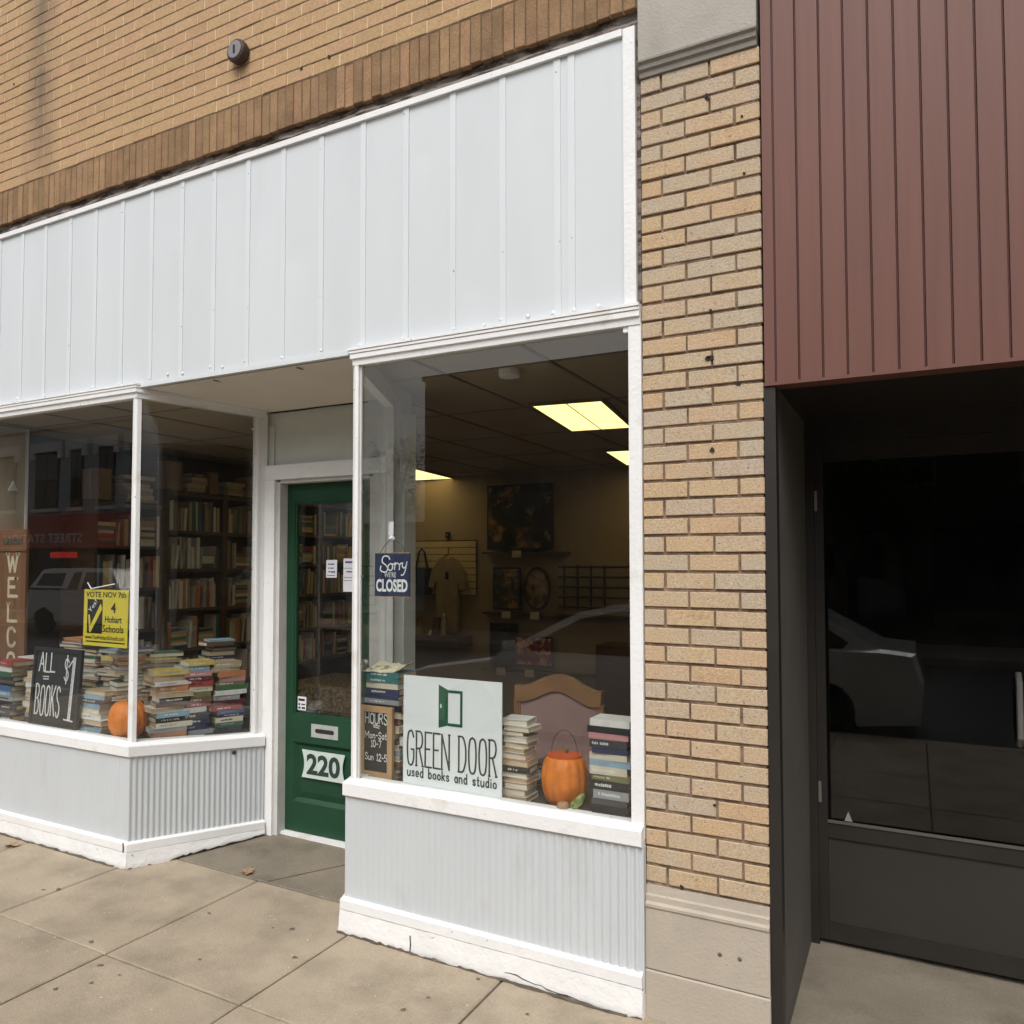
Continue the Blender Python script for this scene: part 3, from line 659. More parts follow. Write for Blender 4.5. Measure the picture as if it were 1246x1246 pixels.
# green door: stiles, rails, lock panel
DY = .785
DR = MB().box(-2.822, -2.765, DY, DY+.045, .081, 2.141).build('door', GREEN, SF)
MB().box(-2.285, -2.1715, DY, DY+.045, .081, 2.141).build('stile', GREEN, DR)
MB().box(-2.822, -2.764, DY-.0005, DY+.04, .082, 2.14).build('stile', GREEN, DR)
MB().box(-2.764, -2.2855, DY-.0008, DY+.044, 2.030, 2.1405).build('top_rail', GREEN, DR)
MB().box(-2.764, -2.2855, DY-.0008, DY+.044, .605, .765).build('lock_rail', GREEN, DR)
MB().box(-2.764, -2.2855, DY-.0008, DY+.044, .0815, .255).build('bottom_rail', GREEN, DR)
dp = MB()
a0, a1, b0, b1 = -2.764, -2.2855, .255, .605
dp.add([(a0, DY, b0), (a1, DY, b0), (a1, DY, b1), (a0, DY, b1), (a0+.022, DY+.020, b0+.022), (a1-.022, DY+.020, b0+.022), (a1-.022, DY+.020, b1-.022), (a0+.022, DY+.020, b1-.022),
        (a0+.06, DY+.012, b0+.06), (a1-.06, DY+.012, b0+.06), (a1-.06, DY+.012, b1-.06), (a0+.06, DY+.012, b1-.06)],
       [(0, 1, 5, 4), (1, 2, 6, 5), (2, 3, 7, 6), (3, 0, 4, 7), (4, 5, 9, 8), (5, 6, 10, 9), (6, 7, 11, 10), (7, 4, 8, 11), (8, 9, 10, 11)])
dp.build('raised_panel', GREEN, DR)
fixn(MB().box(-2.766, -2.284, DY+.018, DY+.024, .763, 2.032).build('pane', GLASS, DR))
for q in ((-2.764, -2.752, .765, 2.03), (-2.298, -2.2855, .765, 2.03), (-2.752, -2.298, .765, .777), (-2.752, -2.298, 2.018, 2.03)):
    MB().box(q[0], q[1], DY+.004, DY+.018, q[2], q[3]).build('glazing_bead', GREEN, DR)
fixn(MB().lathe((-2.215, DY, 1.10), [(.014, 0), (.012, .02), (.028, .035), (.030, .05), (.018, .062)], 16, 'y').build('knob', METAL, DR))
ms = MB(); y = DY-.006                          # mail slot plate with a rounded opening
x0, x1, z0, z1 = -2.624, -2.430, .645, .722
op = [(x0+.028+(.014 if i in (0, 3, 4, 7) else 0), 0) for i in range(8)]
inn = []
cxs = ((x0+.040, x1-.040)); zc = (z0+z1)/2; hr = .013
for k in range(9): a = math.pi/2+math.pi*k/8; inn.append((cxs[0]+hr*math.cos(a), zc+hr*math.sin(a)))
for k in range(9): a = -math.pi/2+math.pi*k/8; inn.append((cxs[1]+hr*math.cos(a), zc+hr*math.sin(a)))
outr = []
for px, pz in inn:
    outr.append((x0 if px < cxs[0]+.001 and abs(pz-zc) < hr*.72 else x1 if px > cxs[1]-.001 and abs(pz-zc) < hr*.72 else px, z1 if pz > zc+hr*.7 else z0 if pz < zc-hr*.7 else pz))
corner = {0: (x0, z1)}
v = []
n = len(inn)
for px, pz in inn: v.append((px, y, pz))
for i, (px, pz) in enumerate(inn):
    t = max(abs((px-(x0+x1)/2)/((x1-x0)/2)), 1e-3); u = max(abs((pz-zc)/((z1-z0)/2)), 1e-3)
    vx = x0 if (px < cxs[0] and abs(pz-zc) < hr*.8) else x1 if (px > cxs[1] and abs(pz-zc) < hr*.8) else (x0 if px < cxs[0] else x1 if px > cxs[1] else px)
    vz = zc+(z1-zc)*max(-1, min(1, (pz-zc)/(hr*.72)))
    v.append((vx, y, vz))
for i in range(2*n): v.append((v[i][0], DY-.001 if i >= n else DY+.004, v[i][2]))
f = []
for i in range(n):
    j = (i+1) % n
    f += [(i, j, n+j, n+i), (n+i, n+j, 3*n+j, 3*n+i), (j, i, 2*n+i, 2*n+j)]
ms.add(v, f); MSL = fixn(ms.build('mail_slot', mat('pewter_plate', (.50, .52, .50), .4, .1, 20, .1, 90, metal=.3), DR))
MB().box(x0+.02, x1-.02, DY-.0032, DY-.002, z0+.015, z1-.015).build('flap', DARKJ, DR)
# ticket shaped number plate 220
npz0, npz1, npx0, npx1 = .405, .566, -2.692, -2.378
pts = []
for k in range(9): t = k/8; pts.append((npx0+.018*math.sin(math.pi*t), npz0+(npz1-npz0)*t))
for k in range(9): t = 1-k/8; pts.append((npx1-.018*math.sin(math.pi*t), npz0+(npz1-npz0)*t))
NP = fixn(MB().prism([(x, DY-.006, z) for x, z in pts], (0, .004, 0)).build('number_plate', mat('pale_number_plate', (.56, .64, .58), .5, .08, 9), DR))
mb = MB(); type_(mb, '220', -2.655, -2.412, .425, .548, onplane(DY-.0075), .035); mb.build('numerals', DKGL, DR)
# paper notices on the door glass
def sheet(name, x0, x1, z0, z1, y, label, lines, ma=PAPER, ink=INK):
    o = fixn(MB().prism([(x0, y, z0), (x1, y, z0), (x1+.002, y, z1), (x0+.001, y, z1)], (0, .0015, 0)).build(name, ma)); tag(o, label, 'notice')
    mb = MB()
    for (a, b, c, d) in lines: mb.prism([(x0+(x1-x0)*a, y-.0006, z0+(z1-z0)*c), (x0+(x1-x0)*b, y-.0006, z0+(z1-z0)*c), (x0+(x1-x0)*b, y-.0006, z0+(z1-z0)*d), (x0+(x1-x0)*a, y-.0006, z0+(z1-z0)*d)], (0, .0005, 0))
    fixn(mb.build('printed_lines', ink, o)); return o
sheet('paper_notice', -2.540, -2.462, 1.580, 1.684, DY+.016, 'small handwritten white card taped inside the green door glass', [(.2, .35, .72, .80), (.4, .75, .72, .80), (.2, .32, .50, .57), (.4, .7, .50, .57), (.2, .4, .30, .37), (.45, .85, .28, .37), (.1, .85, .10, .14)])
sheet('paper_notice', -2.415, -2.325, 1.500, 1.692, DY+.016, 'taller printed white sheet taped beside the card on the door glass', [(.15, .9, .86, .92), (.05, .9, .70, .715), (.25, .7, .58, .62), (.05, .95, .42, .435), (.05, .95, .33, .345)])
sheet('window_sticker', -2.745, -2.682, .790, .870, DY+.016, 'small white sticker low in the corner of the door glass', [(.1, .85, .68, .85), (.1, .3, .35, .5), (.45, .9, .38, .48), (.1, .35, .1, .24), (.5, .9, .1, .24)], PAPER, BLACK)
sheet('paper_scrap', -1.590, -1.565, 1.775, 1.85, .018, 'narrow white tape tab holding the closed sign hook on the glass', [(.1, .2, .1, .2)])

# ================================================================== SIGNS
# GREEN DOOR board
gx0, gx1, gz0, gz1, gy = -1.518, -1.037, .694, 1.167, .034
GS = fixn(MB().prism([(gx0, gy, gz0), (gx1, gy, gz0), (gx1, gy+.004, gz1), (gx0, gy+.004, gz1)], (0, .006, 0)).build('shop_sign', SIGNW)); tag(GS, 'pale square board with open green door emblem reading GREEN DOOR used books', 'sign')
def gp(x, z, o): t = z; return (gx0+(gx1-gx0)*x, gy-.0012-o+.004*t, gz0+(gz1-gz0)*t)
mb = MB()
mb.add([gp(x, 1-z, 0) for x, z in ((.374, .062), (.374, .455), (.470, .425), (.470, .105))], [(0, 1, 2, 3)])
fr = [(.470, .105), (.617, .105), (.617, .430), (.470, .430)]; fi = [(.470, .130), (.592, .130), (.592, .403), (.470, .403)]
mb.add([gp(x, 1-z, 0) for x, z in fr+fi], [(0, 4, 5, 1), (1, 5, 6, 2), (2, 6, 7, 3)])
mb.build('door_emblem', DKG, GS)
fixn(MB().add([gp(.397+.008*math.cos(a*.7854), 1-.255+.022*math.sin(a*.7854), .0006) for a in range(8)], [tuple(range(8))]).build('emblem_knob', SIGNW, GS))
mb = MB(); strokes(mb, 'GREEN DOOR', .045, .175, .315, gp, .0165, cw=.30, gap=.35, width=.905, serif=.028); mb.build('lettering', DKGL, GS)
mb = MB(); strokes(mb, 'used books and studio', .05, .075, .085, gp, .0125, cw=.55, gap=.4, width=.90); mb.build('small_lettering', DKGL, GS)
# SORRY WE'RE CLOSED
cx0, cx1, cz0, cz1, cy_ = -1.681, -1.495, 1.514, 1.708, .045
CS = fixn(MB().box(cx0, cx1, cy_, cy_+.008, cz0, cz1).build('closed_sign', NAVY)); tag(CS, "small navy hanging sign reading Sorry WE'RE CLOSED behind the glass", 'sign')
def cpn(x, z, o): return (cx0+(cx1-cx0)*x, cy_-.0010-o, cz0+(cz1-cz0)*z)
fixn(MB().box(cx0-.002, cx1+.002, cy_+.001, cy_+.010, cz0-.003, cz0+.001).build('worn_edge', WOODB, CS)); fixn(MB().box(cx0-.002, cx1+.002, cy_+.001, cy_+.010, cz1-.001, cz1+.003).build('worn_edge', WOODB, CS))
mb = MB(); type_(mb, 'CLOSED', .04, .95, .10, .40, cpn, .035); type_(mb, "WE'RE", .28, .62, .44, .56, cpn, .0)
for pth in ('.44,.86 .38,.93 .25,.92 .22,.80 .33,.72 .38,.63 .30,.56 .17,.60 .18,.70', '.47,.76 .40,.72 .39,.64 .46,.60 .52,.66 .50,.75 .47,.76 .56,.74', '.56,.74 .60,.78 .58,.66 .58,.62|', '.59,.72 .64,.77 .68,.76 .70,.74', '.70,.76 .72,.70 .71,.62', '.715,.71 .76,.77 .80,.75', '.81,.78 .80,.70 .84,.66 .90,.70 .93,.80', '.93,.80 .88,.60 .82,.50 .77,.50'):
    p = [tuple(float(t) for t in q.split(',')) for q in pth.strip('|').split()]; ribbon(mb, catmull(p), .028, cpn)
mb.build('lettering', OFFW, CS)
mb = MB(); hk = (-1.575, .022, 1.775)
mb.tube([(cx0+.025, cy_+.003, cz1), (-1.62, .035, 1.745), hk], .0016, 5); mb.tube([hk, (-1.53, .035, 1.748), (cx1-.025, cy_+.003, cz1)], .0016, 5); mb.build('hanging_string', WIRE, CS)
fixn(MB().lathe((hk[0], .019, hk[2]), [(.014, -.006), (.011, -.001), (.005, .004), (.004, .012)], 12, 'y').build('suction_hook', OFFW, CS))
# HOURS chalkboard
hx0, hx1, hz0, hz1, hy = -1.806, -1.612, .680, 1.003, .090
hx0 = -1.792
HB = fixn(MB().box(hx0+.02, hx1-.02, hy+.002, hy+.012, hz0+.02, hz1-.02).build('hours_board', CHALK)); tag(HB, 'small wood framed chalkboard with chalked HOURS in the window corner', 'chalkboard')
for q in ((hx0, hx0+.026, hz0, hz1), (hx1-.026, hx1, hz0, hz1), (hx0+.0262, hx1-.0262, hz0, hz0+.026), (hx0+.0262, hx1-.0262, hz1-.026, hz1)):
    fixn(MB().box(q[0], q[1], hy-.004, hy+.016, q[2], q[3]).build('frame_rail', WOODB, HB))
def hp(x, z, o): return (hx0+(hx1-hx0)*x, hy+.001-o, hz0+(hz1-hz0)*z)
mb = MB()
strokes(mb, 'HOURS', .18, .76, .14, hp, .020, cw=.75, gap=.3, width=.66, jit=.03); ribbon(mb, [(.42, .735), (.62, .728)], .015, hp); ribbon(mb, [(.42, .71), (.60, .70)], .015, hp)
strokes(mb, 'Mon-Sat', .17, .55, .09, hp, .017, cw=.6, gap=.3, width=.66, jit=.03); strokes(mb, '10-7', .36, .43, .09, hp, .017, cw=.6, gap=.3, width=.30, jit=.03)
strokes(mb, 'Sun 12-5', .17, .24, .09, hp, .017, cw=.6, gap=.3, width=.66, jit=.03); mb.build('chalk_lettering', CHALKW, HB)
# ALL BOOKS $1 chalkboard (leans against the glass)
kx0, kx1, kz0, kz1 = -4.205, -3.760, .676, 1.150
def ky(z): return .035+.035*(z-kz0)/(kz1-kz0)
KB = fixn(MB().prism([(kx0+.02, ky(kz0)+.008, kz0+.02), (kx1-.02, ky(kz0)+.008, kz0+.02), (kx1-.02, ky(kz1)+.008, kz1-.02), (kx0+.02, ky(kz1)+.008, kz1-.02)], (0, .01, 0)).build('price_board', CHALK)); tag(KB, 'black framed chalkboard reading ALL BOOKS one dollar in left window', 'chalkboard')
BF = mat('black_board_frame', (.02, .02, .022), .5, .2, 8)
for a, b, c, d in ((kx0, kx0+.022, kz0, kz1), (kx1-.022, kx1, kz0, kz1), (kx0+.0222, kx1-.0222, kz0, kz0+.022), (kx0+.0222, kx1-.0222, kz1-.022, kz1)):
    fixn(MB().prism([(a, ky(c), c), (b, ky(c), c), (b, ky(d), d), (a, ky(d), d)], (0, .02, 0)).build('frame_rail', BF, KB))
def kp(x, z, o): zz = kz0+(kz1-kz0)*z; return (kx0+(kx1-kx0)*x, ky(zz)+.0065-o, zz)
mb = MB()
strokes(mb, 'ALL', .12, .70, .23, kp, .022, cw=.5, gap=.25, width=.33, serif=.04, jit=.02); ribbon(mb, [(.22, .635), (.34, .64)], .014, kp); ribbon(mb, [(.23, .605), (.34, .61)], .014, kp)
strokes(mb, 'BOOKS', .09, .16, .37, kp, .020, cw=.35, gap=.35, width=.52, jit=.02); strokes(mb, '$', .66, .60, .30, kp, .018, cw=.42)
for dx in (0, .022, .04): ribbon(mb, [(.80+dx, .14), (.83+dx, .90)], .016, kp)
ribbon(mb, [(.74, .78), (.85, .90)], .018, kp); ribbon(mb, [(.72, .14), (.90, .13)], .018, kp)
mb.build('chalk_lettering', CHALKW, KB)
# VOTE card
vx0, vx1, vz0, vz1, vy = -3.690, -3.316, 1.192, 1.510, .022
VS = fixn(MB().prism([(vx0, vy, vz0), (vx1, vy, vz0-.002), (vx1+.003, vy+.003, vz1), (vx0+.003, vy+.003, vz1+.002)], (0, .004, 0)).build('election_sign', YELL)); tag(VS, 'yellow card reading VOTE NOV 7th taped in the left window', 'sign')
def vp(x, z, o): return (vx0+(vx1-vx0)*x, vy-.0012-o+.003*z, vz0+(vz1-vz0)*z)
mb = MB(); type_(mb, 'VOTE NOV 7th', .05, .96, .865, .965, vp, .02); type_(mb, '4', .63, .74, .60, .77, vp, .03); type_(mb, 'Hobart', .50, .88, .42, .54, vp, .015); type_(mb, 'Schools', .45, .92, .25, .38, vp, .015)
type_(mb, 'www.Yes4HobartSchools.com', .05, .94, .115, .19, vp, .01); ribbon(mb, [(.08, .075), (.95, .070)], .022, vp); mb.build('lettering', BLACK, VS)
mb = MB(); mb.add([vp(x, z, .0001) for x, z in ((.09, .22), (.44, .22), (.44, .83), (.09, .83))], [(0, 1, 2, 3)]); mb.build('ballot_box', BLACK, VS)
mb = MB(); mb.add([vp(x, z, .0006) for x, z in ((.115, .55), (.155, .55), (.175, .36), (.40, .76), (.435, .66), (.18, .24), (.145, .24))], [(0, 1, 2, 6), (2, 5, 6), (2, 3, 4, 5)]); mb.build('check_mark', YELL, VS)
mb = MB(); type_(mb, 'Yes!', 0, 1, 0, 1, lambda x, z, o: vp(.165+.16*x-.06*z, .58+.20*x+.055*z, .0006), .0); mb.build('yes_lettering', OFFW, VS)
fixn(MB().tube([(-3.655, .02, 1.55), (-3.62, .018, 1.515), (-3.55, .018, 1.525), (-3.42, .018, 1.545)], .0035, 5).build('tape_strip', OFFW, VS))
# WELCOME board
wx0, wx1, wz0, wz1, wy = -5.00, -4.700, .674, 1.890, .33
WBm = mat('brown_welcome_wood', (.185, .095, .050), .6, .2, 3, .1, 40, stretch=(4, 1, .5))
WB = fixn(MB().box(wx0, wx1, wy, wy+.02, wz0, wz1).build('welcome_board', WBm)); tag(WB, 'tall brown wooden board with WELCOME in cream letters down it', 'sign')
CRP = mat('cream_letter_paint', (.55, .47, .34), .7, .15, 20)
for i, ch in enumerate('WELCOME'):
    zc = 1.66-.168*i; mb = MB()
    strokes(mb, ch, -4.885 if ch != 'W' else -4.90, zc-.055, .12, onplane(wy-.001), .022, cw=.62, serif=.12, width=.085 if ch not in 'WM' else .11); mb.build('letter', CRP, WB)
mb = MB(); type_(mb, 'Books', -4.93, -4.78, 1.775, 1.86, onplane(wy-.001), .0); MB().box(wx0+.001, wx1-.001, wy-.002, wy-.0005, 1.735, 1.742).build('scored_line', BLACK, WB)
MB().box(-4.95, -4.75, wy-.0025, wy-.0005, 1.785, 1.83).build('faded_panel', mat('faded_green_stain', (.06, .055, .03), .7, .4, 30), WB)

# ================================================================== BOOKS
def book(o, a, b, c, L, D, T, cov, page, label, group, parent_kind='book', title=0):
    """o corner at spine/bottom; a spine direction, b spine->fore-edge, c thickness"""
    o = Vector(o); a = Vector(a).normalized(); b = Vector(b).normalized(); c = Vector(c).normalized(); t = min(.0025, T*.12)
    mb = MB()
    mb.frame_box(o, a*L, b*D, c*t); mb.frame_box(o+c*(T-t), a*L, b*D, c*t); mb.frame_box(o+c*t, a*L, b*t, c*(T-2*t))
    cor = o+a*L/2+b*D/2
    ob = mb.build('book', cov, origin=cor); tag(ob, label, 'book', group)
    e = .003
    MB().frame_box(o+a*e+b*t+c*t, a*(L-2*e), b*(D-t-e), c*(T-2*t)).build('page_block', page, ob)
    if title and T > .014:
        tm = COV[random.choice(['white', 'cream', 'white', 'black', 'grey'])] if title == 1 else COV[title]
        p = random.uniform(.06, .25)*L; e_ = p+random.uniform(.35, .6)*L; tb = MB()
        while p < e_:
            q = random.uniform(.003, .008); tb.frame_box(o+a*p+c*T*random.uniform(.33, .38)-b*.0004, a*q, b*.0004, c*T*random.uniform(.24, .34)); p += q+(random.uniform(.0015, .0025) if random.random() < .8 else .008)
        tb.build('title_band', tm, ob)
    return ob
def boxmb(mb, o, a, b, c, L, D, T, k=0):
    mb.cur = k; mb.frame_box(o, Vector(a)*L, Vector(b)*D, Vector(c)*T); mb.cur = 0
NB = [0]
PAP = ['cream', 'white', 'tan', 'cream', 'blue', 'red', 'green', 'black', 'orange', 'grey', 'yellow', 'navy', 'maroon', 'light blue', 'brown', 'teal', 'white', 'cream']
def stack(desc, p0, adir, zt, L, D, cols=None, fore=.4, group='', z0=.6735, T=(.011, .030), jit=.024, tcols=None):
    """p0: front centre of the pile at the bottom; adir: direction of the front edge; the pile extends behind it"""
    a = Vector((adir[0], adir[1], 0)).normalized(); b = Vector((-a.y, a.x, 0)); up = Vector((0, 0, 1))
    z = z0; items = []
    n = 0
    if cols:
        TT = [random.uniform(.75, 1.25) for _ in cols]; k_ = (zt-z0)/sum(TT); TT = [t*k_ for t in TT]
    while z < zt-.006:
        T_ = random.uniform(*T) if not cols else TT[n]
        if not cols and z+T_ > zt+.012: T_ = max(.010, zt-z)
        items.append((z, T_)); z += T_+.0004; n += 1
        if cols and n >= len(cols): break
    for i, (z, T_) in enumerate(items):
        l = L*random.uniform(.82, 1.04); d = D*random.uniform(.85, 1.03); r = random.uniform(-.09, .09)
        aa = (a*math.cos(r)+b*math.sin(r)); bb = Vector((-aa.y, aa.x, 0))
        sh = a*random.uniform(-jit, jit)+b*random.uniform(0, jit*.7)
        cn = cols[i] if cols else random.choice(PAP)
        fe = random.random() < fore
        if cols and cn.startswith('*'): cn = cn[1:]; fe = True
        elif cols: fe = False
        o = Vector((p0[0], p0[1], z))+sh-aa*l/2
        lab = f"{cn} book, {ORD[i]} up in the {desc}"
        pg = random.choice(PAGE)
        if fe: book(o+aa*l+bb*d, -aa, -bb, up, l, d, T_, COV[cn], pg, lab, group)
        else: book(o, aa, bb, up, l, d, T_, COV[cn], pg, lab, group, title=1 if random.random() < .75 else 0)
        NB[0] += 1
XD = (1, 0); SD = (.3939, .9191)
def sp(s, off): return (-3.235+.3939*s-.9191*off, .9191*s+.3939*off)
GW = 'books piled in the left shop window'; GR = 'books piled in the right shop window'
stack('pile at the far left of the left window', (-4.50, .06), XD, 1.045, .19, .14, ['black', 'charcoal', 'navy', 'black', 'grey', 'light blue', 'blue', 'black', 'charcoal', 'green', 'white', 'red'], group=GW)
stack('pile under the WELCOME board', (-4.545, .24), XD, 1.055, .21, .14, fore=.6, group=GW)
stack('pile just left of the dollar chalkboard', (-4.30, .12), XD, .98, .17, .13, ['charcoal', 'grey', 'yellow', 'cream', 'tan', '*white', '*cream', 'white', '*tan', '*cream'], group=GW)
stack('pile behind the dollar chalkboard', (-4.22, .34), XD, 1.18, .21, .15, fore=.85, group=GW, jit=.015)
stack('pile right beside the dollar chalkboard', (-3.685, .075), XD, .92, .20, .14, ['light blue', 'grey', '*white', 'white', '*cream', 'light blue', 'charcoal', 'light blue', '*tan'], group=GW)
stack('tall pile behind the left window pumpkin', (-3.80, .30), XD, 1.13, .23, .16, fore=.8, group=GW)
stack('pile behind the chalkboard right edge', (-4.02, .30), XD, 1.13, .19, .14, fore=.75, group=GW)
x, y = sp(.245, .06); stack('loose pile right of the left window pumpkin', (x, y), SD, 1.05, .215, .15, ['orange', 'grey', 'cream', 'black', 'light blue', '*white', 'brown', 'black', '*cream', 'orange', 'white', '*tan', 'yellow'], group=GW)
x, y = sp(.40, .06); stack('middle pile behind the angled glass', (x, y), SD, 1.09, .165, .14, ['grey', 'navy', 'navy', 'charcoal', 'white', 'red', 'brown', 'olive', 'cream', 'red', 'maroon', 'pink', 'light blue', 'yellow'], group=GW)
x, y = sp(.585, .06); stack('front pile beside the green door', (x, y), SD, 1.075, .19, .15, ['charcoal', 'green', 'cream', 'navy', 'blue', 'red', 'maroon', 'grey', 'white', 'green', 'olive', 'pink', 'orange', 'tan', 'tan'], group=GW)
x, y = sp(.27, .30); stack('brown edged pile behind the loose pile', (x, y), SD, 1.13, .20, .15, fore=.85, group=GW)
x, y = sp(.11, .32); stack('pile behind the window corner post', (x, y), SD, 1.16, .20, .15, fore=.85, group=GW)
x, y = sp(.63, .28); stack('back pile beside the green door', (x, y), SD, 1.19, .18, .14, fore=.7, group=GW)
# right window piles
stack('pile behind the HOURS chalkboard', (-1.700, .125), XD, 1.150, .21, .16, ['*cream', '*tan', 'brown', '*white', 'grey', '*cream', 'charcoal', '*tan', '*cream', 'maroon', '*white', 'black', 'grey', 'navy', 'navy', 'cream', 'teal', 'teal'], group=GR, jit=.012)
stack('narrow pile left of the GREEN DOOR sign', (-1.535, .15), XD, 1.03, .13, .12, ['teal', 'teal', 'red', 'teal', 'light blue', 'white', '*tan', '*cream', '*tan', '*cream', '*cream'], group=GR, jit=.008)
stack('pale paperback pile right of GREEN DOOR sign', (-1.005, .085), XD, 1.005, .125, .12, ['*white', '*tan', '*tan', '*cream', '*white', 'black', '*tan', '*orange', '*white', '*cream', '*white', '*tan', '*cream', '*white'], group=GR, jit=.012)
stack('low dark pile behind the pumpkin pail', (-.965, .30), XD, .785, .15, .13, ['charcoal', 'black', 'grey', 'black'], group=GR)
stack('pile in the right corner of right window', (-.583, .045), XD, 1.050, .165, .14, ['black', 'black', 'charcoal', 'grey', 'black', 'olive', 'cream', 'light blue', 'cream', 'navy', 'charcoal', 'pink', 'black', 'white'], group=GR, jit=.008)
# crumpled map on top of the pile
mb = MB(); v = []; f = []
for i in range(9):
    for j in range(6):
        v.append((-1.80+.20*i/8+random.uniform(-.004, .004), .13+.14*j/5, 1.153+.026*(j/5)+random.uniform(0, .012)+(.02 if i == 8 else 0)))
for i in range(8):
    for j in range(5): k = i*6+j; f.append((k, k+6, k+7, k+1))
mb.add(v, f); o = mb.build('folded_paper', mat('cream_map_paper', (.60, .55, .38), .8, .2, 25, c2=(.25, .22, .15), c2lo=.55, c2hi=.6, c2scale=22)); tag(o, 'crumpled cream printed paper lying on top of the navy and teal books', 'paper')
sm = o.modifiers.new('thick', 'SOLIDIFY'); sm.thickness = .002

# ---------------------------------------------------------------- pumpkins and gourds
def pumpkin(c, rx, h, ribs, squash=1.0, n=72):
    mb = MB(); prof = []
    for i in range(15):
        t = math.pi*(i/14); r = math.sin(t)**.72; z = -math.cos(t)
        r = max(r, .02); z2 = z*(1-.16*math.exp(-(r/.35)**2))
        prof.append((rx*r, h/2*(z2+.88)))
    mb.lathe(c, prof, n, 'z', lambda a, z: 1-.075*(1-abs(math.sin(a*ribs/2)))**1.8)
    return mb
P1 = thing('pumpkin', (-3.435, .135, .673), 'round orange pumpkin behind the post of the left window', 'pumpkin')
fixn(pumpkin((-3.435, .135, .675), .108, .225, 14).build('body', ORANGE, P1, smooth=True))
fixn(MB().tube([(-3.435, .135, .855), (-3.43, .135, .885), (-3.425, .13, .90)], [.018, .011, .013], 8).build('stem', STEM, P1))
pc = Vector((-.812, .165, .673))
P2 = thing('pumpkin_pail', pc, 'orange pumpkin shaped pail with wire handle in the right window', 'pumpkin')
mb = MB(); prof = [(.045, .0), (.068, .005), (.084, .030), (.094, .070), (.097, .105), (.094, .145), (.085, .175), (.072, .192), (.064, .198), (.058, .190), (.056, .10), (.02, .09)]
mb.lathe(pc, prof, 72, 'z', lambda a, z: (1-.07*(1-abs(math.sin(a*7)))**1.8) if z < .189 and z != .10 and z != .09 else 1)
fixn(mb.build('body', ORANGE, P2, smooth=True))
mb = MB(); mb.lathe(pc, [(.056, .192), (.070, .192), (.071, .202), (.058, .202)], 40); fixn(mb.build('rim', ORIM, P2, smooth=False))
fixn(MB().tube([pc+Vector((-.01, .03, .17)), pc+Vector((-.008, .028, .208)), pc+Vector((-.002, .028, .222))], [.012, .009, .011], 8).build('stem', STEM, P2))
fixn(MB().tube([pc+Vector((.058*math.cos(t), 0, .196+.105*math.sin(t))) for t in [math.pi*i/16 for i in range(17)]], .0016, 5).build('handle', WIRE, P2))
g1 = fixn(pumpkin((-.772, .045, .6735), .026, .046, 10, n=30).build('gourd', mat('brown_gourd_skin', (.33, .20, .12), .6, .2, 30), smooth=True)); tag(g1, 'tiny brown round gourd in front of the pumpkin pail', 'gourd')
mb = MB(); mb.tube([(-.742, .055, .686), (-.732, .055, .70), (-.712, .06, .722), (-.698, .065, .745), (-.692, .066, .752)], [.006, .017, .018, .010, .004], 12)
g2 = fixn(mb.build('striped_gourd', mat('green_gourd_skin', (.30, .30, .10), .5, .2, 30, c2=(.10, .16, .04), c2lo=.48, c2hi=.55, c2scale=45), smooth=True)); tag(g2, 'small green and yellow striped gourd beside the corner books', 'gourd')

# ---------------------------------------------------------------- armchair seen from behind
CH = thing('upholstered_chair', (-1.13, 1.15, .085), 'mauve upholstered chair with arched golden wood crest behind the pumpkin pail', 'chair')
cy = .90
top = catmull([(-1.365, 1.030), (-1.320, 1.030), (-1.260, 1.052), (-1.190, 1.086), (-1.125, 1.098), (-1.060, 1.086), (-.995, 1.052), (-.94, 1.030), (-.895, 1.030)], 4)
bot = catmull([(-.900, .955), (-.96, .952), (-1.02, .976), (-1.08, 1.005), (-1.13, 1.015), (-1.18, 1.005), (-1.25, .970), (-1.31, .950), (-1.360, .952)], 4)
fixn(MB().prism([(x, cy-.02, z) for x, z in top+bot], (0, .05, 0)).build('crest_rail', WOODM, CH))
for s in (-1, 1):
    xb, xt = -1.13+s*.205, -1.13+s*.225
    fixn(MB().prism([(xb-.018, cy-.012, .45), (xb+.018, cy-.012, .45), (xt+.018, cy-.012, .962), (xt-.018, cy-.012, .962)], (0, .036, 0)).build('back_stile', WOODM, CH))
    fixn(MB().prism([(xb-.02, cy-.005, .085), (xb+.02, cy-.005, .085), (xb+.02, cy-.011, .45), (xb-.02, cy-.011, .45)], (0, .035, 0)).build('leg', WOODM, CH))
    fixn(MB().tube([(xb, 1.40, .085), (xb, 1.39, .45)], [.018, .024], 10).build('leg', WOODM, CH))
    fixn(MB().tube([(xt, cy+.02, .74), (xt+s*.02, 1.1, .75), (xt+s*.02, 1.36, .73), (xb, 1.38, .46)], .02, 8).build('arm', WOODM, CH))
arch = [(x, z+.004) for x, z in reversed(bot)]; v = []; f = []; na = len(arch)
for x, z in arch:
    xc = -1.13+(x+1.13)*.90; xl = -1.13+(x+1.13)*.80
    v += [(xl, cy-.004, .46), (xc, cy-.006, min(z, 1.02)), (xl, cy+.024, .46), (xc, cy+.024, min(z, 1.02))]
for i in range(na-1):
    k = 4*i; f += [(k, k+4, k+5, k+1), (k+2, k+3, k+7, k+6), (k+1, k+5, k+7, k+3), (k, k+2, k+6, k+4)]
fixn(MB().add(v, f).build('back_panel', MAUVE, CH))
fixn(MB().box(-1.35, -.91, .94, 1.42, .44, .53).build('seat', MAUVE, CH))

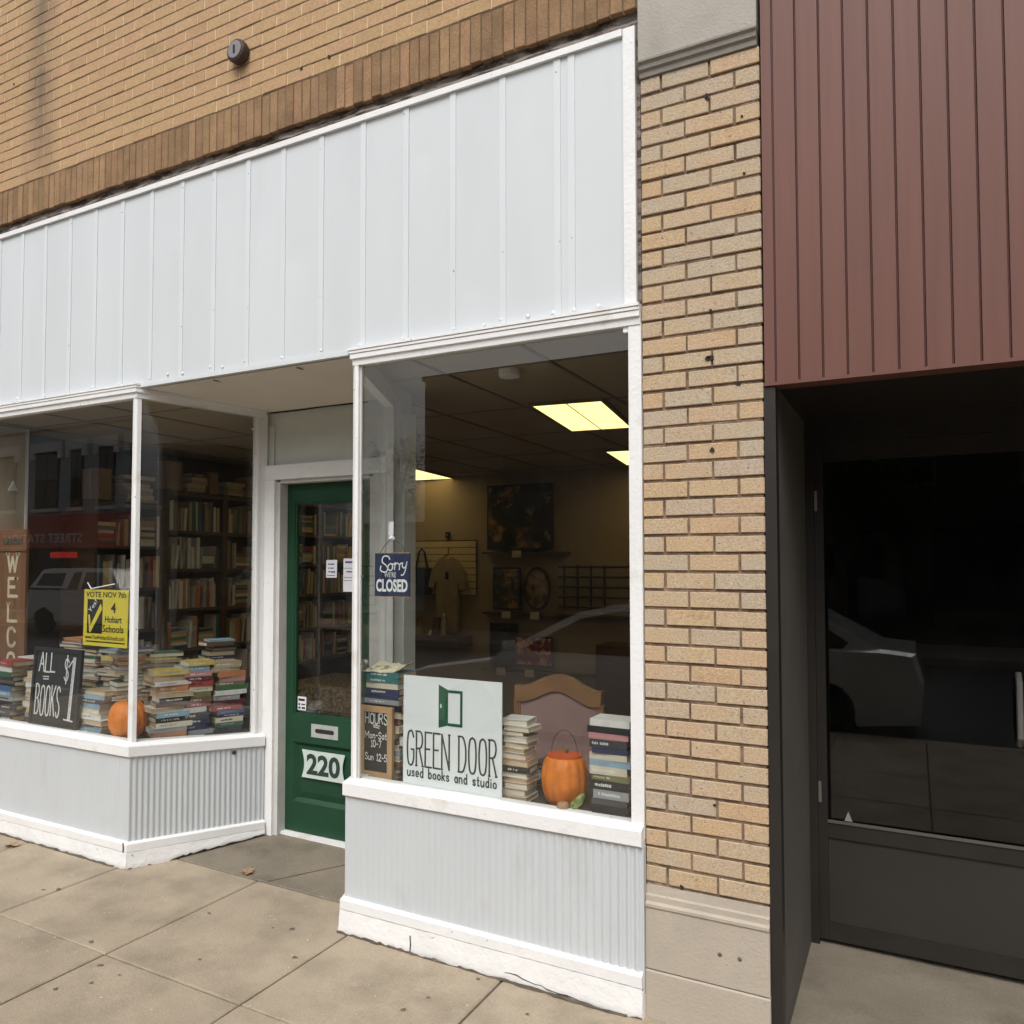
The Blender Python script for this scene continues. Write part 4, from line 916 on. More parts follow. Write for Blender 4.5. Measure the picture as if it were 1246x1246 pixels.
# ================================================================== BOOKCASES along the left wall
shelf_books = []
def bookcase(y0, y1, zs, label, idx, indiv):
    BC = thing('bookcase', (-5.0, (y0+y1)/2, .085), label, 'bookcase', 'bookcases along the left wall')
    xf, xb = -4.85, -5.24
    for y in (y0, y1-.028): MB().box(xb, xf, y, y+.028, .086, max(zs)+.02).build('side_panel', WOODD, BC)
    MB().box(xb, xb+.012, y0+.0285, y1-.0285, .086, max(zs)).build('back_panel', WOODD, BC)
    for z in zs: MB().box(xb+.013, xf-.004, y0+.0285, y1-.0285, z-.024, z).build('shelf', WOODD, BC)
    far = MB(); fmats = [COV[n] for n in NAMES]+PAGE
    zz = sorted(zs, reverse=True)
    for si, z in enumerate(zz[1:]):
        clear = (zz[si]-.024)-z
        if z < .55: continue
        y = y0+.034; end = y1-.034; k = 0
        while y < end-.02:
            if random.random() < .05: y += random.uniform(.02, .07); continue
            if random.random() < .10 and end-y > .2:                  # a flat pile on the shelf
                L = random.uniform(.15, .2); z_ = z; 
                for q in range(random.randint(4, 8)):
                    T = random.uniform(.018, .032)
                    if z_+T > z+clear-.03: break
                    shelf_books.append((indiv, Vector((xf-.02-random.uniform(0, .02), y, z_)), Vector((0, 1, 0)), Vector((-1, 0, 0)), Vector((0, 0, 1)), L*random.uniform(.9, 1), .15, T, idx, si, k, far)); z_ += T+.0005; k += 1
                y += L+.01; continue
            T = random.uniform(.012, .038); H = random.uniform(.17, clear-.02 if clear < .29 else .27); D = random.uniform(.13, .2)
            ln = random.choice([0, 0, 0, 0, .06, -.05, .14]) if y < end-.09 and y > y0+.09 else 0
            a = Vector((0, math.sin(ln), math.cos(ln))); c = Vector((0, math.cos(ln), -math.sin(ln)))
            dz = T*math.sin(ln) if ln > 0 else 0
            shelf_books.append((indiv, Vector((xf-.015-random.uniform(0, .02), y+(max(0, -ln)*H), z+dz+.0005)), a, Vector((-1, 0, 0)), c, H, D, T, idx, si, k, far)); k += 1
            y += T*math.cos(ln)+abs(math.sin(ln))*H*.35+random.uniform(.0005, .004)
    return BC, far
zA = [2.13, 1.80, 1.47, 1.14, .81, .46, .12]; zB = [2.26, 1.94, 1.62, 1.285, .95, .62, .28, .12]
CASES = [bookcase(.98, 1.665, zA, 'dark wooden bookcase nearest the street in the left window', 0, True),
         bookcase(1.668, 2.345, zB, 'dark wooden bookcase second from the street behind the angled glass', 1, True),
         bookcase(2.348, 3.02, zB, 'dark wooden bookcase third from the street beside the door frame', 2, False),
         bookcase(3.03, 3.72, [2.28, 1.96, 1.66, 1.36, 1.02, .70, .40, .12], 'dark wooden bookcase seen through the left of the door glass', 3, False),
         bookcase(3.73, 4.45, [2.28, 1.96, 1.66, 1.36, 1.02, .70, .40, .12], 'dark wooden bookcase deepest in the shop seen through the door glass', 4, False)]
SHC = ['brown', 'tan', 'cream', 'maroon', 'navy', 'olive', 'green', 'grey', 'white', 'red', 'charcoal', 'tan', 'cream', 'yellow', 'orange', 'teal', 'white', 'cream', 'white', 'tan', 'light blue']
CN = ['bookcase nearest the street', 'second bookcase from the street']
left = 300-NB[0]
for (ind, o, a, b, c, H, D, T, idx, si, k, far) in shelf_books:
    cn = random.choice(SHC)
    if idx == 0 and si == 2 and k == 0: cn = 'yellow'
    if ind and left > 0 and si < 4:
        book(o, a, b, c, H, D, T, COV[cn], random.choice(PAGE), f"{cn} book, {ORD[k]} from left on {ORD[si]} shelf, {CN[idx]}", 'books shelved along the left wall', title=1 if random.random() < .4 else 0); left -= 1
    else:
        boxmb(far, o, a, b, c, H, .003, T, NAMES.index(cn)); boxmb(far, o+b*.003+a*.003+c*.002, a, b, c, H-.006, D, T-.004, len(NAMES)+random.randint(0, 2))
for BC, far in CASES:
    if far.v: far.build('shelved_books', [COV[n] for n in NAMES]+PAGE, BC, kind='stuff')
# things on top of the bookcases
stack('flat pile on top of the street bookcase', (-4.88, 1.42), (0, 1), 2.36, .30, .24, ['tan', '*cream', '*tan', 'cream', '*tan', 'brown', '*cream'], group='books on top of the bookcases', z0=2.151)
stack('flat pile on top of the second bookcase', (-4.88, 2.05), (0, 1), 2.44, .2, .22, ['*tan', 'cream', '*cream', '*tan', 'brown'], group='books on top of the bookcases', z0=2.281)
stack('low pile on top of the third bookcase', (-4.88, 2.52), (0, 1), 2.40, .22, .22, ['*cream', 'tan', '*tan', '*white'], group='books on top of the bookcases', z0=2.281)
stack('higher pile on top of the third bookcase', (-4.88, 2.82), (0, 1), 2.47, .22, .22, ['*tan', 'cream', '*cream', 'olive', '*tan', '*cream'], group='books on top of the bookcases', z0=2.281)
CARD = mat('cardboard', (.30, .20, .11), .8, .1, 8)
for y, h, ww, la in ((1.10, .24, .13, 'plain box standing on the bookcase nearest the street'), (1.80, .24, .16, 'tan carton standing on the second bookcase'), (2.25, .19, .10, 'smaller brown carton right of the tan carton on the bookcase')):
    z = 2.151 if y < 1.6 else 2.281
    o = fixn(MB().box(-5.08, -4.90, y-ww/2, y+ww/2, z, z+h).build('carton', CARD)); tag(o, la, 'carton', 'cartons on the bookcases')
    fixn(MB().box(-5.0, -4.97, y-ww/2-.0005, y+ww/2+.0005, z+.001, z+h+.001).build('tape', COV['tan'], o))
# table with patterned cloth inside the door
TB = thing('display_table', (-3.6, 2.6, .085), 'low table with patterned cloth seen at the bottom of the door glass', 'table')
fixn(MB().box(-4.1, -3.0, 2.2, 3.0, .62, .66).build('tabletop', WOODD, TB)); fixn(MB().box(-4.12, -2.98, 2.18, 3.02, .50, .672).build('patterned_cloth', mat('patterned_cloth', (.22, .15, .05), .9, .3, 30, c2=(.05, .03, .015), c2lo=.48, c2hi=.52, c2scale=40), TB))
for x in (-4.05, -3.05):
    for y in (2.25, 2.95): MB().box(x-.025, x+.025, y-.025, y+.025, .085, .60).build('leg', WOODD, TB)

# ================================================================== BACK WALL OF THE SHOP
yb = 4.855
SLT = thing('slat_wall_panel', (-4.05, yb, 1.30), 'tan slotted display panel on the back wall behind the closed sign', 'display panel')
for i in range(8):
    z0 = 1.335+.0735*i; MB().box(-4.62, -3.62, yb-.026, yb-.004, z0, z0+.066).build('slat', SLATM, SLT)
MB().box(-4.62, -3.62, yb-.010, yb-.003, 1.33, 1.93).build('backing', WOODD, SLT)
tg = MB(); tg.prism([(-4.40, yb-.10, 1.62), (-4.13, yb-.10, 1.62), (-4.15, yb-.10, 1.33), (-4.37, yb-.10, 1.32)], (0, .05, 0))
TG = fixn(tg.build('tote_bag', mat('black_canvas', (.016, .016, .015), .9, .2, 12))); tag(TG, 'black canvas tote bag hanging on the slotted panel', 'bag')
fixn(MB().tube([(-4.34, yb-.075, 1.61), (-4.30, yb-.075, 1.80), (-4.265, yb-.075, 1.835), (-4.23, yb-.075, 1.80), (-4.19, yb-.075, 1.61)], .012, 6).build('handle', MATS['black_canvas'], TG))
sh = [(-4.03, 1.72), (-3.97, 1.745), (-3.925, 1.70), (-3.88, 1.745), (-3.82, 1.72), (-3.72, 1.58), (-3.70, 1.40), (-3.77, 1.39), (-3.79, 1.50), (-3.80, .95), (-4.05, .93), (-4.06, 1.50), (-4.10, 1.40), (-4.16, 1.42), (-4.12, 1.60)]
TS = fixn(MB().prism([(x, yb-.11, z) for x, z in sh], (0, .06, 0)).build('t_shirt', mat('taupe_shirt', (.34, .27, .18), .9, .15, 8))); tag(TS, 'taupe t-shirt on a hanger in front of the slotted panel', 't-shirt')
fixn(MB().tube([(-4.02, yb-.08, 1.725), (-3.925, yb-.08, 1.77), (-3.925, yb-.08, 1.83), (-3.90, yb-.08, 1.85)], .008, 6).build('hanger', WOODM, TS)); fixn(MB().box(-3.945, -3.905, yb-.1115, yb-.11, 1.50, 1.58).build('shirt_print', BLACK, TS))
DSf = thing('wall_shelf', (-4.07, yb, .82), 'dark wall shelf under the tote bag and shirt', 'shelf')
MB().box(-4.60, -3.67, yb-.30, yb-.003, .80, .90).build('board', WOODD, DSf)
for x0, x1, h, ma, la, nm in ((-4.46, -4.38, .20, COV['tan'], 'upright pale trinket box at left on the dark wall shelf', 'trinket_box'), (-4.06, -3.98, .19, WOODD, 'small dark framed picture on the dark wall shelf', 'picture'), (-4.10, -3.98, .05, COV['cream'], 'small pale block under the framed picture on the shelf', 'block')):
    o = fixn(MB().prism([(x0, yb-.22, .901), (x1, yb-.22, .901), (x1, yb-.17, .901+h), (x0, yb-.17, .901+h)], (0, .03, 0)).build(nm, ma)); tag(o, la, 'ornament')
GF = thing('gilt_frame', (-4.27, yb-.2, .901), 'gilt framed picture standing on the dark wall shelf', 'picture')
gold = mat('gilt', (.45, .30, .08), .35, .2, 40, metal=.6)
for q in ((-4.345, -4.325, .902, 1.10), (-4.215, -4.195, .902, 1.10), (-4.3245, -4.2155, .902, .922), (-4.3245, -4.2155, 1.08, 1.10)): fixn(MB().box(q[0], q[1], yb-.2, yb-.18, q[2], q[3]).build('rail', gold, GF))
fixn(MB().box(-4.3245, -4.2155, yb-.19, yb-.182, .9225, 1.0795).build('picture', mat('gilt_picture', (.30, .22, .10), .5, .5, 40), GF))
fg = MB(); fg.lathe((-3.925, yb-.18, .901), [(.03, 0), (.035, .01), (.02, .05), (.03, .10), (.022, .15), (.012, .18), (.02, .21), (.004, .24)], 12); o = fixn(fg.build('figurine', mat('pale_figurine', (.50, .44, .32), .5, .1, 20), smooth=True)); tag(o, 'pale slender figurine on the dark wall shelf', 'ornament')
dk = MB().box(-3.99, -3.945, yb-.035, yb-.003, 1.955, 2.02); o = fixn(dk.build('thermostat', WIRE)); tag(o, 'small dark box on the wall above the slotted panel', 'thermostat'); fixn(MB().box(-3.98, -3.955, yb-.038, yb-.0352, 1.975, 2.0).build('dial', METAL, o))
def painting(x0, x1, z0, z1, c1, c2, label, fr=(.03, .02, .015), oval=False, sc_=6, cn=None, lo=.45, hi=.6):
    fm = mat('frame_'+label[:12], fr, .5, .2, 20); cm = mat('canvas_'+label[:12], c1, .6, .5, sc_*2, c2=c2, c2lo=lo, c2hi=hi, c2scale=sc_)
    if oval:
        cxx, czz, rx, rz = (x0+x1)/2, (z0+z1)/2, (x1-x0)/2, (z1-z0)/2
        po = [(cxx+rx*math.cos(2*math.pi*i/28), yb-.07, czz+rz*math.sin(2*math.pi*i/28)) for i in range(28)]
        o = fixn(MB().prism(po, (0, .03, 0)).build('oval_portrait', fm)); tag(o, label, 'picture')
        fixn(MB().prism([(cxx+(p[0]-cxx)*.86, yb-.073, czz+(p[2]-czz)*.88) for p in po], (0, .0028, 0)).build('canvas', cm, o)); return o
    o = fixn(MB().box(x0, x1, yb-.07, yb-.04, z0, z1).build('painting', fm)); tag(o, label, 'picture')
    fixn(MB().box(x0+.018, x1-.018, yb-.073, yb-.0702, z0+.018, z1-.018).build('canvas', cm, o)); return o
painting(-3.46, -2.72, 1.815, 2.50, (.022, .022, .016), (.26, .15, .06), 'large dark painting with brown figure high on the back wall', sc_=4, lo=.52, hi=.62)
painting(-3.39, -3.08, 1.19, 1.635, (.08, .09, .10), (.42, .22, .06), 'street scene painting in orange and grey on the middle ledge', sc_=7)
painting(-3.035, -2.75, 1.19, 1.64, (.10, .07, .05), (.30, .22, .16), 'oval portrait in dark frame on the middle ledge', oval=True, sc_=6)
painting(-3.43, -3.12, .60, 1.05, (.016, .018, .018), (.03, .04, .03), 'dark unframed canvas on the lowest ledge', sc_=6)
painting(-3.14, -2.72, .62, .93, (.22, .035, .035), (.60, .32, .20), 'red and pink flower painting on the lowest ledge', sc_=9, lo=.5, hi=.56)
for z, la, tags_ in ((1.795, 'highest narrow picture ledge under the large dark painting', (-3.1,)), (1.165, 'middle narrow picture ledge under the oval portrait', (-3.22, -2.9)), (.575, 'lowest narrow picture ledge under the flower painting', (-3.28, -2.96))):
    o = fixn(MB().box(-3.50, -1.2 if z < 1.5 else -2.55, yb-.11, yb-.003, z-.022, z).build('picture_ledge', WOODD)); tag(o, la, 'shelf')
    for x in tags_: fixn(MB().box(x-.05, x+.05, yb-.113, yb-.1102, z-.06, z+.015).build('price_tag', COV['cream'], o))
WRk = thing('wall_rack', (-2.1, yb, 1.2), 'dark wire grid rack on the back wall at right', 'rack')
for i in range(4): fixn(MB().tube([(-2.60+.14*i, yb-.05, 1.22), (-2.60+.14*i, yb-.05, 1.66)], .012, 5).build('upright_wire', WIRE, WRk))
for i in range(5): fixn(MB().tube([(-2.66, yb-.06, 1.24+.10*i), (-1.3, yb-.06, 1.24+.10*i)], .011, 5).build('cross_wire', WIRE, WRk))
# low shelving in the dim back right
LC = thing('low_cabinet', (-1.5, 4.2, .085), 'low dark cabinet at the back right of the shop', 'cabinet')
MB().box(-2.0, -.5, 4.0, 4.4, .0851, .95).build('body', WOODD, LC)
for i in range(3): MB().box(-1.98+.5*i, -1.52+.5*i, 3.985, 3.9995, .12, .92).build('drawer_front', WOODD, LC)
# ceiling lamps, lit
def ceil_lamp(cx, cy, wd, ln, rot, label):
    o = thing('ceiling_light', (cx, cy, 2.61), label, 'light', 'lit ceiling panels')
    c, s = math.cos(rot), math.sin(rot)
    def P(x, y, z): return (cx+x*c-y*s, cy+x*s+y*c, z)
    for x0, x1, y0, y1 in ((-wd/2-.02, -wd/2, -ln/2, ln/2), (wd/2, wd/2+.02, -ln/2, ln/2), (-wd/2-.02, wd/2+.02, -ln/2-.02, -ln/2), (-wd/2-.02, wd/2+.02, ln/2, ln/2+.02)):
        MB().prism([P(x0, y0, 2.606), P(x1, y0, 2.606), P(x1, y1, 2.606), P(x0, y1, 2.606)], (0, 0, .02)).build('frame', TBAR, o)
    MB().prism([P(-.004, -ln/2, 2.6075), P(.004, -ln/2, 2.6075), P(.004, ln/2, 2.6075), P(-.004, ln/2, 2.6075)], (0, 0, .001)).build('lens_seam', mat('lens_seam', (.55, .42, .2), .6, 0, 2), o)
    d = MB().prism([P(-wd/2, -ln/2, 2.609), P(wd/2, -ln/2, 2.609), P(wd/2, ln/2, 2.609), P(-wd/2, ln/2, 2.609)], (0, 0, .012)).build('diffuser', LAMP, o); fixn(d)
ceil_lamp(-1.365, 1.98, .41, 1.00, rad(7), 'large lit yellow ceiling panel at the top right of the right window')
ceil_lamp(-1.62, 4.12, .41, 1.00, rad(7), 'lit ceiling panel partly hidden by the right window jamb')
ceil_lamp(-3.42, 1.78, .41, 1.00, rad(7), 'added lit ceiling panel hidden behind the transom wall, brightening the left bookcases')  # unseen lamp, added to bring more light onto the bookcases
ceil_lamp(-4.10, 4.35, .46, .98, rad(6), 'lit ceiling panel deep in the shop above the slotted panel')
sd = fixn(MB().lathe((-1.27, .62, 2.59), [(.05, .0), (.055, .012), (.055, .038)], 18).build('smoke_detector', OFFW)); tag(sd, 'round smoke detector on the ceiling behind the right window', 'detector')

# ================================================================== NEIGHBOUR BUILDING
NBd = thing('neighbour_building', (1.6, .4, 0), 'maroon metal clad neighbouring building with dark recessed entrance', 'building')
MB().box(.004, 6, .012, 6, 2.33, 5.5).build('wall', MAROOND, NBd)
CL = MB().box(.006, 6, .004, .0115, 2.302, 5.49).build('metal_cladding', MAROOND, NBd)
pv = [.0435+.0752*i for i in range(42)]
me = MB().add([(0, 0, 2.30), (.0675, 0, 2.30), (.0675, 0, 5.49), (0, 0, 5.49), (-.0025, .010, 2.30), (.070, .010, 2.30), (.070, .010, 5.49), (-.0025, .010, 5.49)], [(0, 1, 2, 3), (4, 0, 3, 7), (1, 5, 6, 2), (4, 5, 1, 0)])
pmx = bpy.data.meshes.new('panel'); pmx.from_pydata(me.v, [], me.f); pmx.materials.append(MAROON)
for x in pv:
    o = bpy.data.objects.new('panel', pmx); col.objects.link(o); o.parent = CL; o.location = Vector((x+.004, -.006+random.uniform(-.0006, .0006), 0))-W[CL.name]
MB().box(.0065, .040, -.005, .012, 2.3, 5.49).build('corner_trim', MAROON, NBd)
MB().box(.005, 3.3, -.010, .08, 2.288, 2.2995).build('bottom_trim', MAROON, NBd)
MB().box(.004, 3.3, .0805, 1.25, 2.300, 2.329).build('soffit', BRONZE, NBd)
MB().box(.0025, .040, -.002, .060, -.1, 2.287).build('front_jamb', BRONZE, NBd)
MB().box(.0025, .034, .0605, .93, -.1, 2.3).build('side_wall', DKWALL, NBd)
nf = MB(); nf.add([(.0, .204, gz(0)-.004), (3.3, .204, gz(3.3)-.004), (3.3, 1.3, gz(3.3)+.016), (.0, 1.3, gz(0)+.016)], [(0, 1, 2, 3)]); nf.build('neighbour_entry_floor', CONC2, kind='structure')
ND = MB().box(.0345, .068, .93, .99, .0, 2.3).build('entrance_door', BRONZE, NBd)
for q in ((.0685, .105, .945, .985, .03, 2.2), (.86, .90, .945, .985, .03, 2.2)): MB().box(*q).build('stile', BRONZE, ND)
for z0, z1 in ((.030, .105), (.47, .535), (2.12, 2.2)): MB().box(.1055, .8595, .947, .983, z0, z1).build('rail', BRONZE, ND)
MB().box(.1055, .8595, .958, .970, .1055, .4695).build('kick_panel', mat('dark_kick_panel', (.030, .028, .024), .5, .1, 4), ND)
fixn(MB().box(.10, .865, .962, .968, .53, 2.125).build('pane', DGLASS, ND)); fixn(MB().tube([(.80, .93, .95), (.80, .90, .98), (.80, .90, 1.2), (.80, .93, 1.23)], .012, 8).build('pull_handle', METAL, ND))
MB().box(.0685, 3.3, .93, .99, 2.2005, 2.3).build('frame_head', BRONZE, NBd)
for z in (.62, 1.9): fixn(MB().box(.070, .082, .938, .9445, z, z+.09).build('hinge', METAL, ND))
fixn(MB().lathe((.84, .944, 1.05), [(.016, 0), (.016, .008), (.010, .010)], 14, 'y').build('lock_cylinder', METAL, ND))
fixn(MB().box(.105, .86, .940, .9465, .536, .548).build('rail_edge', DKWALL, ND))
fixn(MB().prism([(.17, .955, .549), (.20, .955, .549), (.185, .955, .59)], (0, .006, 0)).build('sticker', COV['grey'], ND))
for x in (.905, 1.7, 2.5): MB().box(x, x+.05, .93, .99, 0, 2.2).build('mullion', BRONZE, NBd)
for x0, x1 in ((.955, 1.7), (1.75, 2.5), (2.55, 3.3)):
    fixn(MB().box(x0, x1, .962, .968, .12, 2.2).build('pane', DGLASS, NBd)); MB().box(x0, x1, .94, .985, -.02, .1195).build('bottom_rail', BRONZE, NBd)
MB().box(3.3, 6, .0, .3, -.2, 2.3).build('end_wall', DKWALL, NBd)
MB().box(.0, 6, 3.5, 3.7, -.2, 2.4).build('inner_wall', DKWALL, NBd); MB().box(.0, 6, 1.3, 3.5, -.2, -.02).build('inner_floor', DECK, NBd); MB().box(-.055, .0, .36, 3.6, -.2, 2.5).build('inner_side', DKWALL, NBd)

# ================================================================== ACROSS THE STREET (seen mirrored in the glass)
OA = thing('grey_shop_building', (-27, -18, 0), 'two storey grey painted building with red sign band across the street', 'building')
MB().box(-36, -20.5, -24, -16.0, -.1, 8.4).build('wall', OPA, OA)
MB().box(-36.2, -20.4, -16.25, -15.8, 8.4, 8.75).build('roof_cornice', OPA, OA); MB().box(-36, -20.5, -15.995, -15.93, 6.74, 6.84).build('string_course', BRONZE, OA); MB().box(-36, -20.5, -15.995, -15.9, 7.55, 7.66).build('string_course', OPT, OA)
BLIND = mat('pale_blind', (.16, .17, .17), .8, .1, 2)
for x0, x1 in ((-27.79, -26.45), (-25.74, -25.10), (-24.2, -23.4), (-22.6, -21.4), (-30.2, -29.0), (-32.6, -31.3)):
    wn = MB().box(x0, x1, -15.996, -15.95, 3.86, 5.95).build('window', BRONZE, OA)
    mid = (x0+x1)/2
    for a, b in ((x0+.06, mid-.04), (mid+.04, x1-.06)):
        MB().box(a, b, -15.948, -15.94, 3.95, 4.85).build('pane', CARG, wn); MB().box(a, b, -15.948, -15.94, 4.93, 5.85).build('pane', BLIND, wn)
    MB().box(x0-.25, x1+.25, -15.996, -15.86, 5.955, 6.30).build('lintel', OPT, wn); MB().box(x0-.25, x0-.02, -15.994, -15.87, 5.70, 5.954).build('lintel_drop', OPT, wn); MB().box(x1+.02, x1+.25, -15.994, -15.87, 5.70, 5.954).build('lintel_drop', OPT, wn)
    MB().box(x0-.08, x1+.08, -15.996, -15.85, 3.74, 3.859).build('sill', OPT, wn)
MB().box(-30.2, -21.2, -15.995, -15.75, 2.42, 3.60).build('sign_band', OPR, OA)
mb = MB(); fy = -15.745
type_(mb, 'STREET STATION', 0, 1, 0, 1, lambda x, z, o: (-24.75-4.5*x, fy, 2.60+.33*z), .012); mb.build('sign_lettering', OPT, OA)
MB().box(-30, -21.4, -15.996, -15.93, .15, 2.40).build('shop_window', CARG, OA)
for i in range(9): MB().box(-26.7+.17*i, -26.7+.17*i+.12, -15.925, -15.90, 2.06, 2.27).build('red_letter_block', LED, OA)
OB = thing('brown_brick_building', (-1, -18, 0), 'long low brown brick building straight across the street', 'building')
MB().box(-10.9, 14, -26, -16.0, -.1, 6.62).build('wall', OPB, OB); MB().box(-10.95, 14, -16.3, -15.92, 6.62, 6.74).build('parapet', OPB, OB)
for x0 in (-9.9, -7.5, -2.9, -.4, 2.4, 5.2, 8):
    wn = MB().box(x0, x0+1.3, -15.996, -15.95, 3.4, 5.2).build('window', mat('brown_window_frame', (.16, .14, .12), .7, .1, 3), OB)
    for a, b in ((.06, .62), (.68, 1.24)):
        for c, d in ((3.48, 4.26), (4.34, 5.12)): MB().box(x0+a, x0+b, -15.948, -15.94, c, d).build('pane', CARG, wn)
for x0 in (-10.3, -6.6, -2.9, .8, 4.5): MB().box(x0, x0+3.2, -15.996, -15.93, .3, 2.5).build('shop_window', CARG, OB)
mb = MB(); type_(mb, 'OFFICE', 0, 1, 0, 1, lambda x, z, o: (-5.15-1.05*x, -15.985, 5.85+.24*z), .02); mb.build('sign_lettering', mat('faded_letters', (.12, .11, .10), .7, .1, 4), OB)
OL = thing('low_shed', (-15.5, -24, 0), 'low plain building set back between the two buildings across the street', 'building')
MB().box(-20, -11.3, -30, -24, -.1, 3.1).build('wall', OPA, OL); MB().box(-20.2, -11.1, -30.2, -23.8, 3.1, 3.3).build('roof', BRONZE, OL)
for i in range(4): MB().box(-19+2*i, -18+2*i, -23.995, -23.95, 1, 2.2).build('window', CARG, OL)
# utility pole and wires
UP_ = thing('utility_pole', (-14, -13.4, -.03), 'wooden utility pole across the street', 'pole')
fixn(MB().tube([(-14, -13.4, -.03), (-14, -13.4, 8.5)], [.15, .11], 10).build('shaft', BARK, UP_)); fixn(MB().box(-14.9, -13.1, -13.5, -13.3, 7.7, 7.85).build('crossarm', BARK, UP_))
for dx in (-.8, 0, .8): fixn(MB().tube([(-14+dx, -13.4, 7.9), (-14+dx, -13.4, 8.05)], .05, 8).build('insulator', OPT, UP_))

def wheel(parent, x, y, r, wd):
    w_ = fixn(MB().lathe((x, y+wd/2, r-.17), [(r*.62, 0), (r*.95, 0), (r, .03), (r, wd-.03), (r*.95, wd), (r*.62, wd)], 28, 'y').build('wheel', TYRE, parent))
    fixn(MB().lathe((x, y+wd/2-.012, r-.17), [(r*.6, 0), (r*.6, wd-.03), (r*.35, wd-.02), (r*.15, wd-.005), (r*.12, wd-.024)], 20, 'y').build('rim', METAL, w_))
def vehicle(root, prof, roof, w0, w1, y0, paint, glz, wheels, r):
    """prof: side outline of lower body (x,z); roof: greenhouse outline base/top; y0 near side (larger Y)"""
    n = len(prof); c = [sum(p[0] for p in prof)/n, sum(p[1] for p in prof)/n]
    mb = MB(); ins = .07
    def ring(y, k): return [(c[0]+(x-c[0])*k, y, c[1]+(z-c[1])*(k if k == 1 else .94)) for x, z in prof]
    R = [ring(y0, .985), ring(y0-ins, 1), ring(y0-w0+ins, 1), ring(y0-w0, .985)]
    v = [q for r_ in R for q in r_]; f = [tuple(range(n)), tuple(reversed(range(3*n, 4*n)))]
    for i in range(3):
        for k in range(n): f.append((i*n+k, i*n+(k+1) % n, (i+1)*n+(k+1) % n, (i+1)*n+k))
    mb.add(v, f); body = fixn(mb.build('body', paint, root))
    m = len(roof); d = (w0-w1)/2
    zmin = min(z for _, z in roof); zmax = max(z for _, z in roof)
    def yy(z, near): t = (z-zmin)/(zmax-zmin); return (y0-.02-d*t) if near else (y0-w0+.02+d*t)
    mb = MB(); v = [(x, yy(z, True), z) for x, z in roof]+[(x, yy(z, False), z) for x, z in roof]
    mb.add(v, [tuple(range(m)), tuple(reversed(range(m, 2*m)))]+[(k, (k+1) % m, (k+1) % m+m, k+m) for k in range(m)])
    fixn(mb.build('cabin', paint, root))
    for near in (True, False):
        for q in glz:
            sg = .008 if near else -.008
            fixn(MB().prism([(x, yy(z, near)+sg, z) for x, z in q], (0, -sg*.9, 0)).build('side_window', CARG, root))
    for x in wheels:
        wheel(root, x, y0-.10, r, .20); wheel(root, x, y0-w0+.10, r, .20)
    return body
g = -.17
CR = thing('parked_car', (-2.1, -5.5, g), 'silver grey sedan parked at the near kerb, mirrored in the right window', 'car')
rp_ = [(-3.32, .70), (-2.95, .92), (-2.45, 1.185), (-2.1, 1.265), (-1.6, 1.30), (-1.0, 1.28), (-.5, 1.17), (.15, .80)]
vehicle(CR, [(-4.35, .05), (-4.42, .30), (-4.36, .48), (-4.1, .575), (-3.3, .715), (.15, .81), (.45, .78), (.52, .5), (.48, .06), (-.05, .0), (-.1, .16), (-.4, .28), (-.7, .16), (-.75, .0), (-3.2, .0), (-3.25, .16), (-3.55, .28), (-3.85, .16), (-3.9, .0)], rp_, 1.75, 1.25, -4.55, CARP,
        [[(-3.02, .80), (-2.40, 1.13), (-2.05, 1.205), (-1.62, 1.24), (-1.62, .80)], [(-1.55, .80), (-1.55, 1.24), (-1.0, 1.22), (-.55, 1.12), (-.15, .86), (-.2, .80)]], (-3.55, -.4), .32)
ws = MB(); ws.add([(-3.27, -4.68, .755), (-3.27, -6.17, .755), (-2.46, -6.0, 1.195), (-2.46, -4.86, 1.195)], [(0, 1, 2, 3)]); o = ws.build('windscreen', CARG, CR); o.location.z += .012; o.location.x -= .01
fixn(MB().lathe((-3.05, -4.42, .86), [(.05, -.05), (.075, 0), (.06, .05)], 10).build('door_mirror', CARP, CR))
for y in (-4.66, -6.14): fixn(MB().box(-4.42, -4.30, y-.13, y+.06, .36, .47).build('headlight', OPT, CR))
TR = thing('pickup_truck', (-18.5, -12.4, g), 'pale pickup truck with camper cap parked across the street', 'truck')
vehicle(TR, [(-21.4, .22), (-21.42, .55), (-21.32, 1.08), (-17.6, 1.10), (-16.0, 1.02), (-15.9, .85), (-15.88, .30), (-16.3, .22), (-16.35, .42), (-16.75, .58), (-17.15, .42), (-17.2, .20), (-20.1, .18), (-20.2, .42), (-20.62, .60), (-21.02, .42), (-21.1, .22)],
        [(-21.30, 1.085), (-20.93, 1.62), (-20.6, 1.665), (-19.75, 1.67), (-19.2, 1.68), (-18.3, 1.67), (-18.0, 1.62), (-17.45, 1.10)], 1.85, 1.45, -11.45, TRUP,
        [[(-21.0, 1.18), (-20.84, 1.52), (-19.86, 1.54), (-19.86, 1.18)], [(-19.62, 1.10), (-19.50, 1.56), (-19.18, 1.57), (-19.18, 1.10)], [(-19.02, 1.10), (-19.02, 1.57), (-18.32, 1.56), (-17.75, 1.14)]], (-20.62, -16.75), .36)
fixn(MB().box(-21.36, -19.74, -11.47, -11.435, 1.09, 1.115).build('cap_seam', BRONZE, TR)); fixn(MB().box(-21.55, -21.40, -13.2, -11.5, .35, .52).build('rear_bumper', METAL, TR))
